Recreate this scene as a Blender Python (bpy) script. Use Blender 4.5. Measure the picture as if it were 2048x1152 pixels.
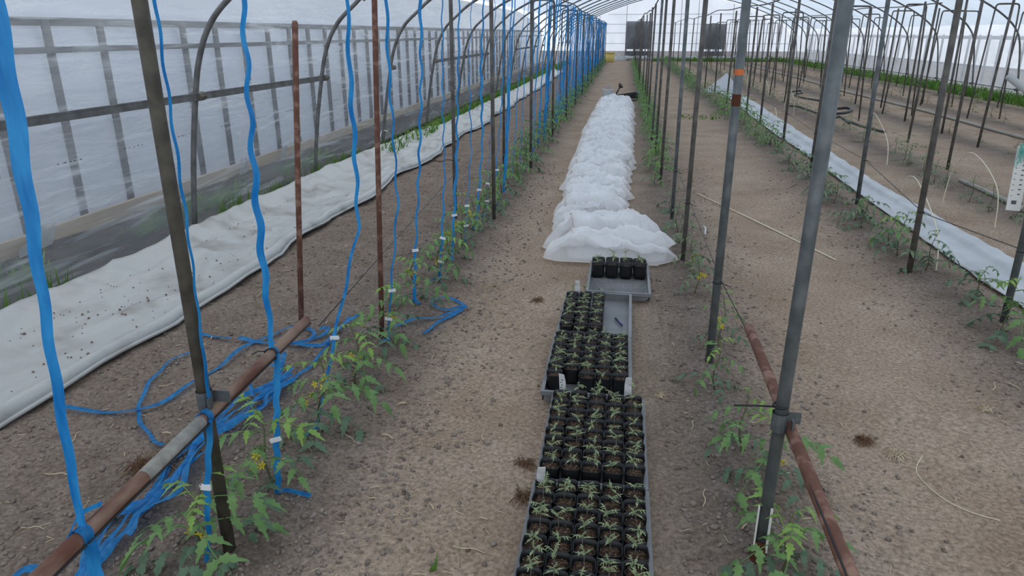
import bpy, math, random
import numpy as np
from mathutils import Vector, Matrix
random.seed(7); rng = np.random.default_rng(7)
SC = bpy.context.scene; COL = SC.collection
for o in list(bpy.data.objects): bpy.data.objects.remove(o)

# ------------------------------------------------------------------ camera
F = 1420.0; CAMH = 1.55
PITCH = math.radians(19.756); YAW = math.radians(-8.593)
cd = np.array([math.sin(YAW)*math.cos(PITCH), math.cos(YAW)*math.cos(PITCH), -math.sin(PITCH)])
cr = np.array([math.cos(YAW), -math.sin(YAW), 0.0]); cu = np.cross(cr, cd)
cam_d = bpy.data.cameras.new('camera'); cam = bpy.data.objects.new('camera', cam_d); COL.objects.link(cam)
cam_d.sensor_width = 36.0; cam_d.lens = F*36/2048; cam_d.clip_start = .02; cam_d.clip_end = 400
M = Matrix.Identity(4)
for i in range(3):
    M[i][0] = cr[i]; M[i][1] = cu[i]; M[i][2] = -cd[i]
M[2][3] = CAMH
cam.matrix_world = M; SC.camera = cam

# ------------------------------------------------------------------ sky and exposure
w = bpy.data.worlds.new('overcast_sky'); SC.world = w; w.use_nodes = True
bg = w.node_tree.nodes['Background']; bg.inputs[0].default_value = (.84, .915, 1.0, 1); bg.inputs[1].default_value = 1.0
sun_d = bpy.data.lights.new('sun', 'SUN'); sun_d.energy = .55; sun_d.angle = math.radians(60); sun_d.color = (1, .97, .93)
sun = bpy.data.objects.new('sun', sun_d); COL.objects.link(sun); sun.rotation_euler = (math.radians(24), math.radians(-14), 0); sun.location = (0, 20, 30)
SC.view_settings.view_transform = 'Standard'; SC.view_settings.look = 'None'
SC.view_settings.exposure = .55; SC.view_settings.gamma = 1; SC.view_settings.use_curve_mapping = False
SC.cycles.max_bounces = 10; SC.cycles.transparent_max_bounces = 24; SC.cycles.transmission_bounces = 8

# ------------------------------------------------------------------ helpers
C0 = np.array([0, 0, CAMH])
def ray(x, y): return cd + cr*(x-1024)/F + cu*(576-y)/F
def gz(x, y, z=0.0):
    v = ray(x, y); return C0 + v*((z-CAMH)/v[2])
def gx(x, y, X):
    v = ray(x, y); return C0 + v*(X/v[0])
def gyy(x, y, Y):
    v = ray(x, y); return C0 + v*(Y/v[1])

def hash2(ix, iy, s):
    h = (ix.astype(np.int64)*374761393 + iy.astype(np.int64)*668265263 + s*1442695041) & 0xffffffff
    h = ((h ^ (h >> 13))*1274126177) & 0xffffffff
    h = (h ^ (h >> 16)) & 0xffffff
    return h/float(0xffffff)
def vnoise(x, y, s=0):
    x = np.asarray(x, float); y = np.asarray(y, float)
    ix = np.floor(x); iy = np.floor(y); fx = x-ix; fy = y-iy
    fx = fx*fx*(3-2*fx); fy = fy*fy*(3-2*fy)
    a = hash2(ix, iy, s); b = hash2(ix+1, iy, s); c = hash2(ix, iy+1, s); d = hash2(ix+1, iy+1, s)
    return (a*(1-fx)+b*fx)*(1-fy) + (c*(1-fx)+d*fx)*fy
def fbm(x, y, s=0, o=4):
    t = 0; a = .5
    for k in range(o):
        t = t + a*(vnoise(x*2**k, y*2**k, s+k*17)-.5); a *= .5
    return t
ROWS = [-1.17, .47, 2.1, 3.6, 5.2, 6.8, 8.4]
def bedf(x, y):
    b = 0
    for r in ROWS: b = b + np.exp(-((x-r)/.3)**2)
    b = b + .85/(1+np.exp((x+1.25)/.09))
    return np.clip(b, 0, 1)
def gh(x, y):
    x = np.asarray(x, float); y = np.asarray(y, float)
    b = bedf(x, y)
    inside = np.clip((x+3.6)/.2, 0, 1)
    row = 0
    for r in ROWS: row = row + np.exp(-((x-r)/.26)**2)
    h = .022*row - .012
    h = h + .03*fbm(x*1.1, y*1.1, 3, 3)
    h = h + (.012+.03*b)*fbm(x*6, y*6, 5, 3) + (.003+.02*b)*fbm(x*26, y*26, 9, 2)
    return h
def g1(x, y): return float(gh(np.array([x]), np.array([y]))[0])
def onground(px, py, dz=0.0):
    p = gz(px, py, max(dz, 0)); return np.array([p[0], p[1], g1(p[0], p[1])+dz])

MAT = {}
def mat(name, col, rough=.7, spec=.3, metal=0.0, var=None, vscale=8, col3=None, bump=0, bscale=40, trans=0, translu=0, coord='Object', stretch=None, sharp=None):
    m = bpy.data.materials.new(name); m.use_nodes = True; nt = m.node_tree; N = nt.nodes; L = nt.links
    b = N['Principled BSDF']; b.inputs['Roughness'].default_value = rough; b.inputs['Metallic'].default_value = metal
    b.inputs['Specular IOR Level'].default_value = spec
    b.inputs['Base Color'].default_value = (*col, 1)
    tc = N.new('ShaderNodeTexCoord'); src = tc.outputs[coord]
    if stretch:
        mp = N.new('ShaderNodeMapping'); mp.inputs['Scale'].default_value = stretch; L.new(src, mp.inputs[0]); src = mp.outputs[0]
    colsock = None
    if var is not None:
        nz = N.new('ShaderNodeTexNoise'); nz.inputs['Scale'].default_value = vscale; nz.inputs['Detail'].default_value = 5
        L.new(src, nz.inputs['Vector'])
        rp = N.new('ShaderNodeValToRGB'); e = rp.color_ramp.elements
        lo, hi = sharp or (.35, .65)
        e[0].position = lo; e[0].color = (*col, 1); e[1].position = hi; e[1].color = (*var, 1)
        if col3 is not None:
            q = e.new((lo+hi)/2); q.color = (*col3, 1)
        L.new(nz.outputs['Fac'], rp.inputs[0]); colsock = rp.outputs[0]; L.new(colsock, b.inputs['Base Color'])
    if bump:
        n2 = N.new('ShaderNodeTexNoise'); n2.inputs['Scale'].default_value = bscale; n2.inputs['Detail'].default_value = 4; L.new(src, n2.inputs['Vector'])
        bp = N.new('ShaderNodeBump'); bp.inputs['Strength'].default_value = bump; bp.inputs['Distance'].default_value = .01
        L.new(n2.outputs['Fac'], bp.inputs['Height']); L.new(bp.outputs[0], b.inputs['Normal'])
    out = N['Material Output']; sh = b.outputs[0]
    if translu:
        t = N.new('ShaderNodeBsdfTranslucent'); t.inputs[0].default_value = (*col, 1)
        if colsock: L.new(colsock, t.inputs[0])
        if bump: L.new(bp.outputs[0], t.inputs['Normal'])
        mx = N.new('ShaderNodeMixShader'); mx.inputs[0].default_value = translu; L.new(sh, mx.inputs[1]); L.new(t.outputs[0], mx.inputs[2]); sh = mx.outputs[0]
    if trans:
        t = N.new('ShaderNodeBsdfTransparent')
        mx = N.new('ShaderNodeMixShader'); mx.inputs[0].default_value = trans; L.new(sh, mx.inputs[1]); L.new(t.outputs[0], mx.inputs[2]); sh = mx.outputs[0]
    L.new(sh, out.inputs[0]); MAT[name] = m; return m

def film(name, col, trans, translu, tint=(1, 1, 1), bump=.5, stretch=(3, .8, 6), dusty=.15, fold_glint=0):
    """thin greenhouse film: see-through + light-scattering + a dull sheen, creased"""
    m = bpy.data.materials.new(name); m.use_nodes = True; nt = m.node_tree; N = nt.nodes; L = nt.links
    N.remove(N['Principled BSDF']); out = N['Material Output']
    tc = N.new('ShaderNodeTexCoord'); mp = N.new('ShaderNodeMapping'); mp.inputs['Scale'].default_value = stretch; L.new(tc.outputs['Object'], mp.inputs[0])
    nz = N.new('ShaderNodeTexNoise'); nz.inputs['Scale'].default_value = 2.2; nz.inputs['Detail'].default_value = 6; nz.inputs['Distortion'].default_value = 1.2; L.new(mp.outputs[0], nz.inputs['Vector'])
    bp = N.new('ShaderNodeBump'); bp.inputs['Strength'].default_value = bump; bp.inputs['Distance'].default_value = .06; L.new(nz.outputs['Fac'], bp.inputs['Height'])
    tr = N.new('ShaderNodeBsdfTransparent'); tr.inputs[0].default_value = (*tint, 1)
    tl = N.new('ShaderNodeBsdfTranslucent'); tl.inputs[0].default_value = (*col, 1); L.new(bp.outputs[0], tl.inputs['Normal'])
    df = N.new('ShaderNodeBsdfDiffuse'); df.inputs[0].default_value = (*col, 1); L.new(bp.outputs[0], df.inputs['Normal'])
    gl = N.new('ShaderNodeBsdfGlossy'); gl.inputs[0].default_value = (.9, .93, 1, 1); gl.inputs['Roughness'].default_value = .28; L.new(bp.outputs[0], gl.inputs['Normal'])
    a = N.new('ShaderNodeMixShader'); a.inputs[0].default_value = dusty/(dusty+translu); L.new(tl.outputs[0], a.inputs[1]); L.new(df.outputs[0], a.inputs[2])
    b = N.new('ShaderNodeMixShader'); b.inputs[0].default_value = .16; L.new(a.outputs[0], b.inputs[1]); L.new(gl.outputs[0], b.inputs[2])
    c = N.new('ShaderNodeMixShader')
    # patchy dust: a little less clear in places
    n2 = N.new('ShaderNodeTexNoise'); n2.inputs['Scale'].default_value = 1.3; n2.inputs['Detail'].default_value = 7; L.new(mp.outputs[0], n2.inputs['Vector'])
    mr = N.new('ShaderNodeMapRange'); mr.inputs[1].default_value = .3; mr.inputs[2].default_value = .7; mr.inputs[3].default_value = trans-.1; mr.inputs[4].default_value = trans+.1
    L.new(n2.outputs['Fac'], mr.inputs[0]); fs = mr.outputs[0]
    if fold_glint:   # reflections off the folds, painted as fine whiter streaks running along the wall
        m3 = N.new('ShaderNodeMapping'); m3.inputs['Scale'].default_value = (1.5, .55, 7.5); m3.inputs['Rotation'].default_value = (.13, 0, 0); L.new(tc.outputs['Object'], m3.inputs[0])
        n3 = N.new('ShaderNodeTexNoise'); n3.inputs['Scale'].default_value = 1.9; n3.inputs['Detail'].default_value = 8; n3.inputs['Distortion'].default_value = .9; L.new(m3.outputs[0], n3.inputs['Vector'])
        r3 = N.new('ShaderNodeMapRange'); r3.inputs[1].default_value = .54; r3.inputs[2].default_value = .70; r3.inputs[3].default_value = 0; r3.inputs[4].default_value = fold_glint; L.new(n3.outputs['Fac'], r3.inputs[0])
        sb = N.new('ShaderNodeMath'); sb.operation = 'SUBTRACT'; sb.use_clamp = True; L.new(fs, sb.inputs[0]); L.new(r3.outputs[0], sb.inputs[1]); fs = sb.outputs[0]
    L.new(fs, c.inputs[0]); L.new(b.outputs[0], c.inputs[1]); L.new(tr.outputs[0], c.inputs[2])
    L.new(c.outputs[0], out.inputs[0]); MAT[name] = m; return m

def soil_mat():
    m = bpy.data.materials.new('soil'); m.use_nodes = True; nt = m.node_tree; N = nt.nodes; L = nt.links
    b = N['Principled BSDF']; b.inputs['Roughness'].default_value = .95; b.inputs['Specular IOR Level'].default_value = .1
    g = N.new('ShaderNodeNewGeometry')
    at = N.new('ShaderNodeAttribute'); at.attribute_name = 'tilled'
    def noise(sc, det=5, rough=.55):
        n = N.new('ShaderNodeTexNoise'); n.inputs['Scale'].default_value = sc; n.inputs['Detail'].default_value = det; n.inputs['Roughness'].default_value = rough; L.new(g.outputs['Position'], n.inputs['Vector']); return n
    def ramp(s, p0, c0, p1, c1):
        r = N.new('ShaderNodeValToRGB'); e = r.color_ramp.elements; e[0].position = p0; e[0].color = (*c0, 1); e[1].position = p1; e[1].color = (*c1, 1); L.new(s, r.inputs[0]); return r.outputs[0]
    def mix(f, a, c, mode='MIX'):
        x = N.new('ShaderNodeMix'); x.data_type = 'RGBA'; x.blend_type = mode
        if isinstance(f, float): x.inputs[0].default_value = f
        else: L.new(f, x.inputs[0])
        L.new(a, x.inputs[6]); L.new(c, x.inputs[7]); return x.outputs[2]
    path = ramp(noise(1.7).outputs['Fac'], .3, (.30, .215, .153), .72, (.43, .33, .248))
    bed = ramp(noise(5).outputs['Fac'], .3, (.138, .106, .087), .7, (.232, .19, .164))
    c = mix(at.outputs['Fac'], path, bed)
    fine = ramp(noise(60, 6, .7).outputs['Fac'], .34, (.42, .42, .42), .66, (1.28, 1.28, 1.28))
    c = mix(.85, c, fine, 'MULTIPLY')
    vo = N.new('ShaderNodeTexVoronoi'); vo.inputs['Scale'].default_value = 90; L.new(g.outputs['Position'], vo.inputs['Vector'])
    L.new(c, b.inputs['Base Color'])
    bp = N.new('ShaderNodeBump'); bp.inputs['Strength'].default_value = .75; bp.inputs['Distance'].default_value = .012
    L.new(noise(75, 6, .65).outputs['Fac'], bp.inputs['Height'])
    ms = N.new('ShaderNodeMapRange'); ms.inputs[3].default_value = .38; ms.inputs[4].default_value = .85; L.new(at.outputs['Fac'], ms.inputs[0]); L.new(ms.outputs[0], bp.inputs['Strength'])
    b2 = N.new('ShaderNodeBump'); b2.inputs['Strength'].default_value = .5; b2.inputs['Distance'].default_value = .03
    L.new(noise(14, 4, .6).outputs['Fac'], b2.inputs['Height']); L.new(b2.outputs[0], bp.inputs['Normal'])
    L.new(bp.outputs[0], b.inputs['Normal']); MAT['soil'] = m
soil_mat()
mat('clod', (.150, .117, .097), .95, .1, var=(.285, .236, .205), vscale=9, bump=.6, bscale=120, coord='Object')
film('film_side', (.76, .80, .84), .72, .20, bump=.8, stretch=(2, .7, 5), fold_glint=.42)
film('film_roof', (.535, .60, .675), .24, .62, tint=(.86, .90, .95), bump=.25, stretch=(.8, .6, .8))
film('film_right', (.76, .79, .85), .30, .54, bump=.5, stretch=(2, 1.1, 1.6))
film('film_end', (.70, .71, .75), .60, .36, tint=(.74, .74, .77), bump=.3, stretch=(1.2, 1, .8), dusty=.06)
film('film_neighbour', (.595, .645, .715), .12, .74, bump=.2, stretch=(.5, .5, .5))
mat('sheet', (.24, .225, .20), .36, .45, var=(.43, .432, .42), vscale=3.2, bump=1.0, bscale=9, translu=.10, sharp=(.30, .50), col3=(.36, .36, .345))
mat('sheet_clean', (.46, .47, .48), .38, .4, var=(.58, .59, .60), vscale=3, bump=.35, bscale=6, translu=.15)
mat('net', (.93, .93, .94), .8, .1, translu=.35, trans=.46, bump=.15, bscale=35)
mat('net_hem', (.72, .62, .54), .8, .1, translu=.2)
mat('galvanised', (.085, .096, .098), .5, .4, .25, var=(.18, .192, .195), vscale=14, bump=.1, bscale=60, sharp=(.4, .75))
mat('dull_pipe', (.072, .064, .057), .62, .35, .2, var=(.14, .128, .115), vscale=12, bump=.15, bscale=50)
mat('brown_pipe', (.05, .042, .03), .6, .35, .1, var=(.095, .082, .062), vscale=20, bump=.15, bscale=60)
mat('rust', (.13, .06, .042), .85, .2, 0, var=(.28, .16, .12), vscale=22, bump=.35, bscale=80, col3=(.15, .07, .05))
mat('worn_pipe', (.12, .05, .033), .75, .25, 0, var=(.26, .17, .125), vscale=12, bump=.25, bscale=70, stretch=(1, .35, 1), sharp=(.42, .6))
mat('grey_sleeve', (.20, .19, .165), .7, .3, 0, var=(.31, .295, .26), vscale=30, bump=.2, bscale=80)
mat('hoop_pipe', (.10, .10, .098), .5, .4, .3, var=(.17, .172, .17), vscale=10)
mat('blue_tape', (.012, .205, .56), .33, .4, 0, var=(.045, .36, .76), vscale=30, translu=.58, stretch=(1, 1, .25))
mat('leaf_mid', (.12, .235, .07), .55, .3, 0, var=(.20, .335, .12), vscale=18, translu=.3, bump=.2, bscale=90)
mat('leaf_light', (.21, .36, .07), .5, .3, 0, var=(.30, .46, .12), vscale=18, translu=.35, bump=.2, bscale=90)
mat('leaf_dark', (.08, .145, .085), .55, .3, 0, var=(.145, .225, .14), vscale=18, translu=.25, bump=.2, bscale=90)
mat('leaf_grey', (.15, .21, .11), .6, .25, 0, var=(.24, .30, .17), vscale=20, translu=.3)
mat('leaf_tan', (.17, .19, .09), .6, .25, 0, var=(.28, .26, .15), vscale=6, translu=.3)
mat('seed_leaf', (.20, .255, .115), .5, .35, 0, var=(.34, .40, .21), vscale=60, translu=.25)
mat('stem', (.09, .12, .04), .6, .3, 0, var=(.10, .075, .05), vscale=20)
mat('stem_pale', (.16, .15, .12), .6, .3)
mat('petal', (.75, .62, .05), .5, .3, translu=.3)
mat('clip', (.72, .72, .72), .5, .4)
mat('pot_black', (.012, .012, .013), .38, .45)
mat('pot_soil', (.04, .026, .018), .95, .1, 0, var=(.17, .10, .065), vscale=90, bump=1, bscale=160, sharp=(.46, .72))
mat('perlite', (.65, .6, .52), .9, .1)
mat('tray_grey', (.15, .153, .158), .45, .4, var=(.215, .218, .222), vscale=6)
mat('tray_black', (.015, .015, .017), .4, .4)
mat('straw', (.42, .32, .19), .75, .2, 0, var=(.72, .61, .44), vscale=9)
mat('root_clump', (.13, .07, .04), .9, .1, 0, var=(.22, .13, .08), vscale=12)
mat('cane', (.68, .62, .45), .5, .4)
mat('cable', (.012, .012, .013), .5, .4)
mat('grass', (.07, .17, .025), .6, .25, 0, var=(.16, .30, .06), vscale=1.5, translu=.35)
mat('board', (.30, .23, .15), .85, .2, 0, var=(.40, .33, .24), vscale=5, stretch=(1, .2, 6))
mat('earth_dark', (.022, .02, .02), .95, .1, 0, var=(.06, .052, .045), vscale=4)
mat('post_dark', (.085, .085, .088), .8, .2)
mat('fan_grey', (.085, .09, .10), .6, .3)
mat('fan_dark', (.008, .009, .011), .7, .2)
mat('fan_light', (.30, .32, .35), .6, .3)
mat('can_grey', (.40, .41, .42), .45, .4)
mat('spout_brown', (.05, .03, .028), .6, .3)
mat('yellow_plastic', (.60, .46, .14), .5, .35)
mat('hose_black', (.035, .037, .04), .5, .4)
mat('irrigation', (.27, .245, .21), .7, .3, 0, var=(.34, .32, .29), vscale=3)
mat('teal_twine', (.20, .66, .56), .6, .3, translu=.3)
mat('plate', (.66, .64, .59), .6, .3, 0, var=(.72, .71, .66), vscale=9)
mat('ink', (.10, .10, .11), .6, .2)
mat('white_film', (.72, .75, .80), .35, .4, translu=.4, trans=.15, bump=.3, bscale=12)
mat('pale_pipe', (.42, .42, .42), .5, .4)
mat('pen_blue', (.02, .03, .16), .4, .4)
mat('orange_mark', (.65, .16, .04), .6, .3)
mat('rusty_base', (.09, .035, .02), .95, .1)

class MB:
    def __init__(s): s.v = []; s.f = []
    def add(s, vs, fs):
        o = len(s.v); s.v.extend([tuple(map(float, p)) for p in vs]); s.f.extend([tuple(i+o for i in q) for q in fs]); return s
    def tube(s, path, r, n=8, cap=True):
        P = [np.array(p, float) for p in path]; m = len(P)
        R = r if hasattr(r, '__len__') else [r]*m
        T = []
        for i in range(m):
            t = P[min(i+1, m-1)]-P[max(i-1, 0)]; l = np.linalg.norm(t); T.append(t/l if l > 1e-9 else np.array([0, 0, 1.]))
        ref = np.array([0, 0, 1.]) if abs(T[0][2]) < .9 else np.array([1., 0, 0])
        a = np.cross(T[0], ref); a /= np.linalg.norm(a); vs = []
        for i in range(m):
            a = a-T[i]*(a@T[i]); a /= max(np.linalg.norm(a), 1e-9); b = np.cross(T[i], a)
            for k in range(n):
                q = 2*math.pi*k/n; vs.append(P[i]+R[i]*(math.cos(q)*a+math.sin(q)*b))
        fs = [(i*n+k, i*n+(k+1) % n, (i+1)*n+(k+1) % n, (i+1)*n+k) for i in range(m-1) for k in range(n)]
        if cap: fs += [tuple(range(n-1, -1, -1)), tuple((m-1)*n+k for k in range(n))]
        return s.add(vs, fs)
    def box(s, c, h, rot=None):
        vs = []
        for x in (-1, 1):
            for y in (-1, 1):
                for z in (-1, 1):
                    p = np.array([x*h[0], y*h[1], z*h[2]])
                    if rot is not None: p = rot@p
                    vs.append(np.array(c)+p)
        return s.add(vs, [(0, 1, 3, 2), (4, 6, 7, 5), (0, 4, 5, 1), (2, 3, 7, 6), (0, 2, 6, 4), (1, 5, 7, 3)])
    def lathe(s, prof, n=16, c=(0, 0, 0), warp=None):
        vs = []
        for r, z in prof:
            for k in range(n):
                q = 2*math.pi*k/n; rr = r*(warp(q) if warp else 1); vs.append((c[0]+rr*math.cos(q), c[1]+rr*math.sin(q), c[2]+z))
        fs = [(i*n+k, i*n+(k+1) % n, (i+1)*n+(k+1) % n, (i+1)*n+k) for i in range(len(prof)-1) for k in range(n)]
        return s.add(vs, fs)
    def strip(s, path, width, side, fold=0.0):
        """a flat tape: seven verts across, `side` gives the width direction per point"""
        m = len(path); W = width if hasattr(width, '__len__') else [width]*m; vs = []
        for i in range(m):
            p = np.array(path[i], float); t = np.array(path[min(i+1, m-1)])-np.array(path[max(i-1, 0)]); sd = np.array(side[i], float)
            nn = np.cross(t, sd); nn = nn/max(np.linalg.norm(nn), 1e-9)
            for k, o_ in enumerate((0, .06, -.03, .06, -.03, .06, 0)):   # lengthwise ribs of the tape
                vs.append(p+sd*W[i]*(k/6-.5)+nn*W[i]*(o_+fold*(1-abs(k/3-1))))
        fs = []
        for i in range(m-1):
            for k in range(6): fs.append((i*7+k, i*7+k+1, i*7+7+k+1, i*7+7+k))
        return s.add(vs, fs)
    def mesh(s, name, material, smooth=True):
        me = bpy.data.meshes.new(name); me.from_pydata(s.v, [], s.f)
        me.materials.append(MAT[material])
        if smooth: me.polygons.foreach_set('use_smooth', [True]*len(me.polygons))
        me.update(); return me
    def build(s, name, material, parent=None, smooth=True):
        return link(name, s.mesh(name, material, smooth), parent)
def link(name, me, parent=None, loc=None, rz=0, sc=1):
    o = bpy.data.objects.new(name, me); COL.objects.link(o)
    if parent: o.parent = parent
    if loc is not None: o.location = loc
    if rz: o.rotation_euler.z = rz
    if sc != 1: o.scale = (sc, sc, sc)
    return o
def tag(o, label=None, cat=None, group=None, kind=None):
    if label: o['label'] = label
    if cat: o['category'] = cat
    if group: o['group'] = group
    if kind: o['kind'] = kind
    return o
def empty(name, loc=(0, 0, 0), label=None, cat=None, group=None, rz=0):
    o = bpy.data.objects.new(name, None); COL.objects.link(o); o.location = loc; o.rotation_euler.z = rz; o.empty_display_size = .05
    return tag(o, label, cat, group)
def grid(name, X, Y, Z, material, parent=None, attr=None):
    r, c = X.shape; v = np.stack([X, Y, Z], -1).reshape(-1, 3)
    i = np.arange(r*c).reshape(r, c)
    q = np.stack([i[:-1, :-1], i[:-1, 1:], i[1:, 1:], i[1:, :-1]], -1).reshape(-1, 4)
    me = bpy.data.meshes.new(name); me.vertices.add(len(v)); me.vertices.foreach_set('co', v.ravel().astype(np.float32))
    me.loops.add(q.size); me.loops.foreach_set('vertex_index', q.ravel().astype(np.int32))
    me.polygons.add(len(q)); me.polygons.foreach_set('loop_start', np.arange(0, q.size, 4, dtype=np.int32)); me.polygons.foreach_set('loop_total', np.full(len(q), 4, np.int32))
    me.polygons.foreach_set('use_smooth', np.ones(len(q), bool)); me.update(calc_edges=True); me.validate()
    me.materials.append(MAT[material])
    if attr is not None:
        a = me.attributes.new('tilled', 'FLOAT', 'POINT'); a.data.foreach_set('value', attr.ravel().astype(np.float32))
    return link(name, me, parent)
def smoothpath(pts, n=8, closed=False):
    P = [np.array(p, float) for p in pts]; out = []
    for i in range(len(P)-1):
        a, b, c, d = P[max(i-1, 0)], P[i], P[i+1], P[min(i+2, len(P)-1)]
        for k in range(n):
            t = k/n; out.append(.5*((2*b)+(c-a)*t+(2*a-5*b+4*c-d)*t*t+(3*b-a-3*c+d)*t**3))
    out.append(P[-1]); return out
def R3(rx=0, ry=0, rz=0):
    return np.array(Matrix.Rotation(rz, 3, 'Z') @ Matrix.Rotation(ry, 3, 'Y') @ Matrix.Rotation(rx, 3, 'X'))

# ------------------------------------------------------------------ the ground
xs = np.concatenate([np.arange(-16, -3.6, .25), np.arange(-3.6, -2.6, .04), np.arange(-2.6, 2.7, .015), np.arange(2.7, 5, .035), np.arange(5, 10, .08), np.arange(10, 18.1, .3)])
ys = [-4, -3, -2, -1, 0, .5]; y = .8
while y < 50: ys.append(y); y += max(.012, .0105*y)
ys += [52, 56, 62, 70]
X, Y = np.meshgrid(xs, np.array(ys)); Z = gh(X, Y)
out = (X < -3.55) | (X > 10.1) | (Y > 46.3)
Z = np.where(out, -.015, Z)
floor = grid('floor', X, Y, Z, 'soil', attr=np.where(out, 1.0, bedf(X, Y)*.9+.1*fbm(X*2, Y*2, 40, 3)))
tag(floor, kind='structure')

# soil crumbs on the tilled strips
def ico():
    t = (1+5**.5)/2
    v = np.array([(-1, t, 0), (1, t, 0), (-1, -t, 0), (1, -t, 0), (0, -1, t), (0, 1, t), (0, -1, -t), (0, 1, -t), (t, 0, -1), (t, 0, 1), (-t, 0, -1), (-t, 0, 1)], float)
    v /= np.linalg.norm(v[0])
    f = np.array([(0, 11, 5), (0, 5, 1), (0, 1, 7), (0, 7, 10), (0, 10, 11), (1, 5, 9), (5, 11, 4), (11, 10, 2), (10, 7, 6), (7, 1, 8), (3, 9, 4), (3, 4, 2), (3, 2, 6), (3, 6, 8), (3, 8, 9), (4, 9, 5), (2, 4, 11), (6, 2, 10), (8, 6, 7), (9, 8, 1)])
    return v, f
IV, IF = ico()
def crumbs(name, n, pick, smin, smax, material, parent=None):
    x, y = pick(n); n = len(x)
    s = smin+(smax-smin)*rng.random(n)**4.5
    z = gh(x, y)+s*.25
    v = IV[None]*(1+.9*(rng.random((n, 12, 1))-.5))*s[:, None, None]*np.array([1, 1, .75])
    v = v*(.75+.5*rng.random((n, 1, 3)))+np.stack([x, y, z], -1)[:, None]
    f = IF[None]+12*np.arange(n)[:, None, None]
    me = bpy.data.meshes.new(name); v = v.reshape(-1, 3); f = f.reshape(-1, 3)
    me.vertices.add(len(v)); me.vertices.foreach_set('co', v.ravel().astype(np.float32)); me.loops.add(f.size); me.loops.foreach_set('vertex_index', f.ravel().astype(np.int32))
    me.polygons.add(len(f)); me.polygons.foreach_set('loop_start', np.arange(0, f.size, 3, dtype=np.int32)); me.polygons.foreach_set('loop_total', np.full(len(f), 3, np.int32))
    me.update(calc_edges=True); me.materials.append(MAT[material]); return link(name, me, parent)
def pick_bed(n):
    y = 1.0*np.exp(rng.random(n*3)*math.log(9)); x = rng.uniform(-2.5, 2.6, n*3)
    row = np.exp(-((x+1.0)/.38)**2)+np.exp(-((x-.55)/.33)**2)+.8*np.exp(-((x-2.05)/.35)**2)+.45*((x < -1.3) & (x > -2.45))+.004
    keep = (rng.random(n*3) < row) & ~((x > -.3) & (x < .24) & (y < 4.8)) & ~((x > -.62) & (x < .45) & (y > 4.7)); return x[keep][:n], y[keep][:n]
cl = crumbs('soil_clods', 34000, pick_bed, .0016, .0115, 'clod')
tag(cl, 'loose grey brown soil crumbs scattered along the tilled planting beds', 'soil', kind='stuff')

# ------------------------------------------------------------------ greenhouse shell
ARCH = [(-3.46, -.02), (-3.37, .6), (-3.275, 1.08), (-3.20, 1.36), (-3.08, 1.60), (-2.88, 1.80), (-2.42, 2.12), (-1.0, 2.76), (1.04, 3.38), (3.1, 3.62), (5.6, 3.3), (7.4, 2.75), (8.43, 2.30), (9.0, 1.96), (9.33, 1.66), (9.50, 1.33), (9.62, .7), (9.72, -.02)]
AP = smoothpath([(a, 0, b) for a, b in ARCH], 6)
HY = [5.25+2.45*k for k in range(-3, 17)]
HY = [h for h in HY if h < 46.1]
def arch_off(d):
    P = np.array([(p[0], p[2]) for p in AP]); t = np.gradient(P, axis=0); t /= np.linalg.norm(t, axis=1)[:, None]
    return P+np.stack([-t[:, 1], t[:, 0]], -1)*d
AO = arch_off(.042)
iL = int(np.argmin(np.abs(AO[:, 0]+2.62)+10*(AO[:, 0] > 3))); iR = int(np.argmin(np.abs(AO[:, 0]-9.3)))
FY = np.concatenate([np.arange(-2.5, 3, .3), np.arange(3, 20, .12), np.arange(20, 46.01, .25)])
def film_piece(name, seg, material, amp, sub=3, wob=None):
    s = np.linspace(0, len(seg)-1, (len(seg)-1)*sub+1); px = np.interp(s, np.arange(len(seg)), seg[:, 0]); pz = np.interp(s, np.arange(len(seg)), seg[:, 1])
    t = np.stack([np.gradient(px), np.gradient(pz)], -1); t /= np.linalg.norm(t, axis=1)[:, None]; nx, nz = -t[:, 1], t[:, 0]
    S, YY = np.meshgrid(s, FY)
    ph = ((YY-5.25) % 2.45)/2.45
    d = amp*(.012*np.sin(math.pi*ph)*2 + .05*np.abs(fbm(S*.45, YY*.8, 60, 4))) + .004
    X = np.interp(S, s, px)+np.interp(S, s, nx)*d; Z = np.interp(S, s, pz)+np.interp(S, s, nz)*d
    if wob is not None: Z = Z+wob(YY)*(S == s[0 if name == 'wall_left' else -1])
    o = grid(name, X, YY, Z, material); tag(o, kind='structure'); return o
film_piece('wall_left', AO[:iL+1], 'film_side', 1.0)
film_piece('ceiling', AO[iL:iR+1], 'film_roof', .6, 1)
film_piece('wall_right', AO[iR:], 'film_right', 1.0)
# end wall closing the tunnel
zt = lambda x: np.interp(x, AO[:, 0], AO[:, 1])
ex = np.linspace(-3.44, 9.7, 90); ez = np.linspace(0, 1, 24); EX, EZ = np.meshgrid(ex, ez)
EZ2 = EZ*zt(EX)
tag(grid('wall_back', EX, 46.05+.03*fbm(EX*1.2, EZ*5, 70, 3), EZ2, 'film_end'), kind='structure')
ew = empty('end_wall_frame', (3, 46.2, 0), 'grey pipe grid of posts and rails bracing the white end wall', 'frame')
for z in (.25, .95, 1.55, 2.05, 2.6):
    q = MB(); pts = [x for x in np.linspace(-3.3, 9.5, 30) if zt(x) > z+.1]; q.tube([(pts[0]-3, 0, z), (pts[-1]-3, 0, z)], .014, 6); q.build('rail', 'hoop_pipe', ew)
for x in (-1.6, 0.0, 2.0, 3.2, 4.2, 6.2, 7.9):
    q = MB(); q.tube([(x-3, .03, 0), (x-3, .03, zt(x)-.03)], .02 if x != 2.0 else .05, 6); q.build('post', 'hoop_pipe', ew)

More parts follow.
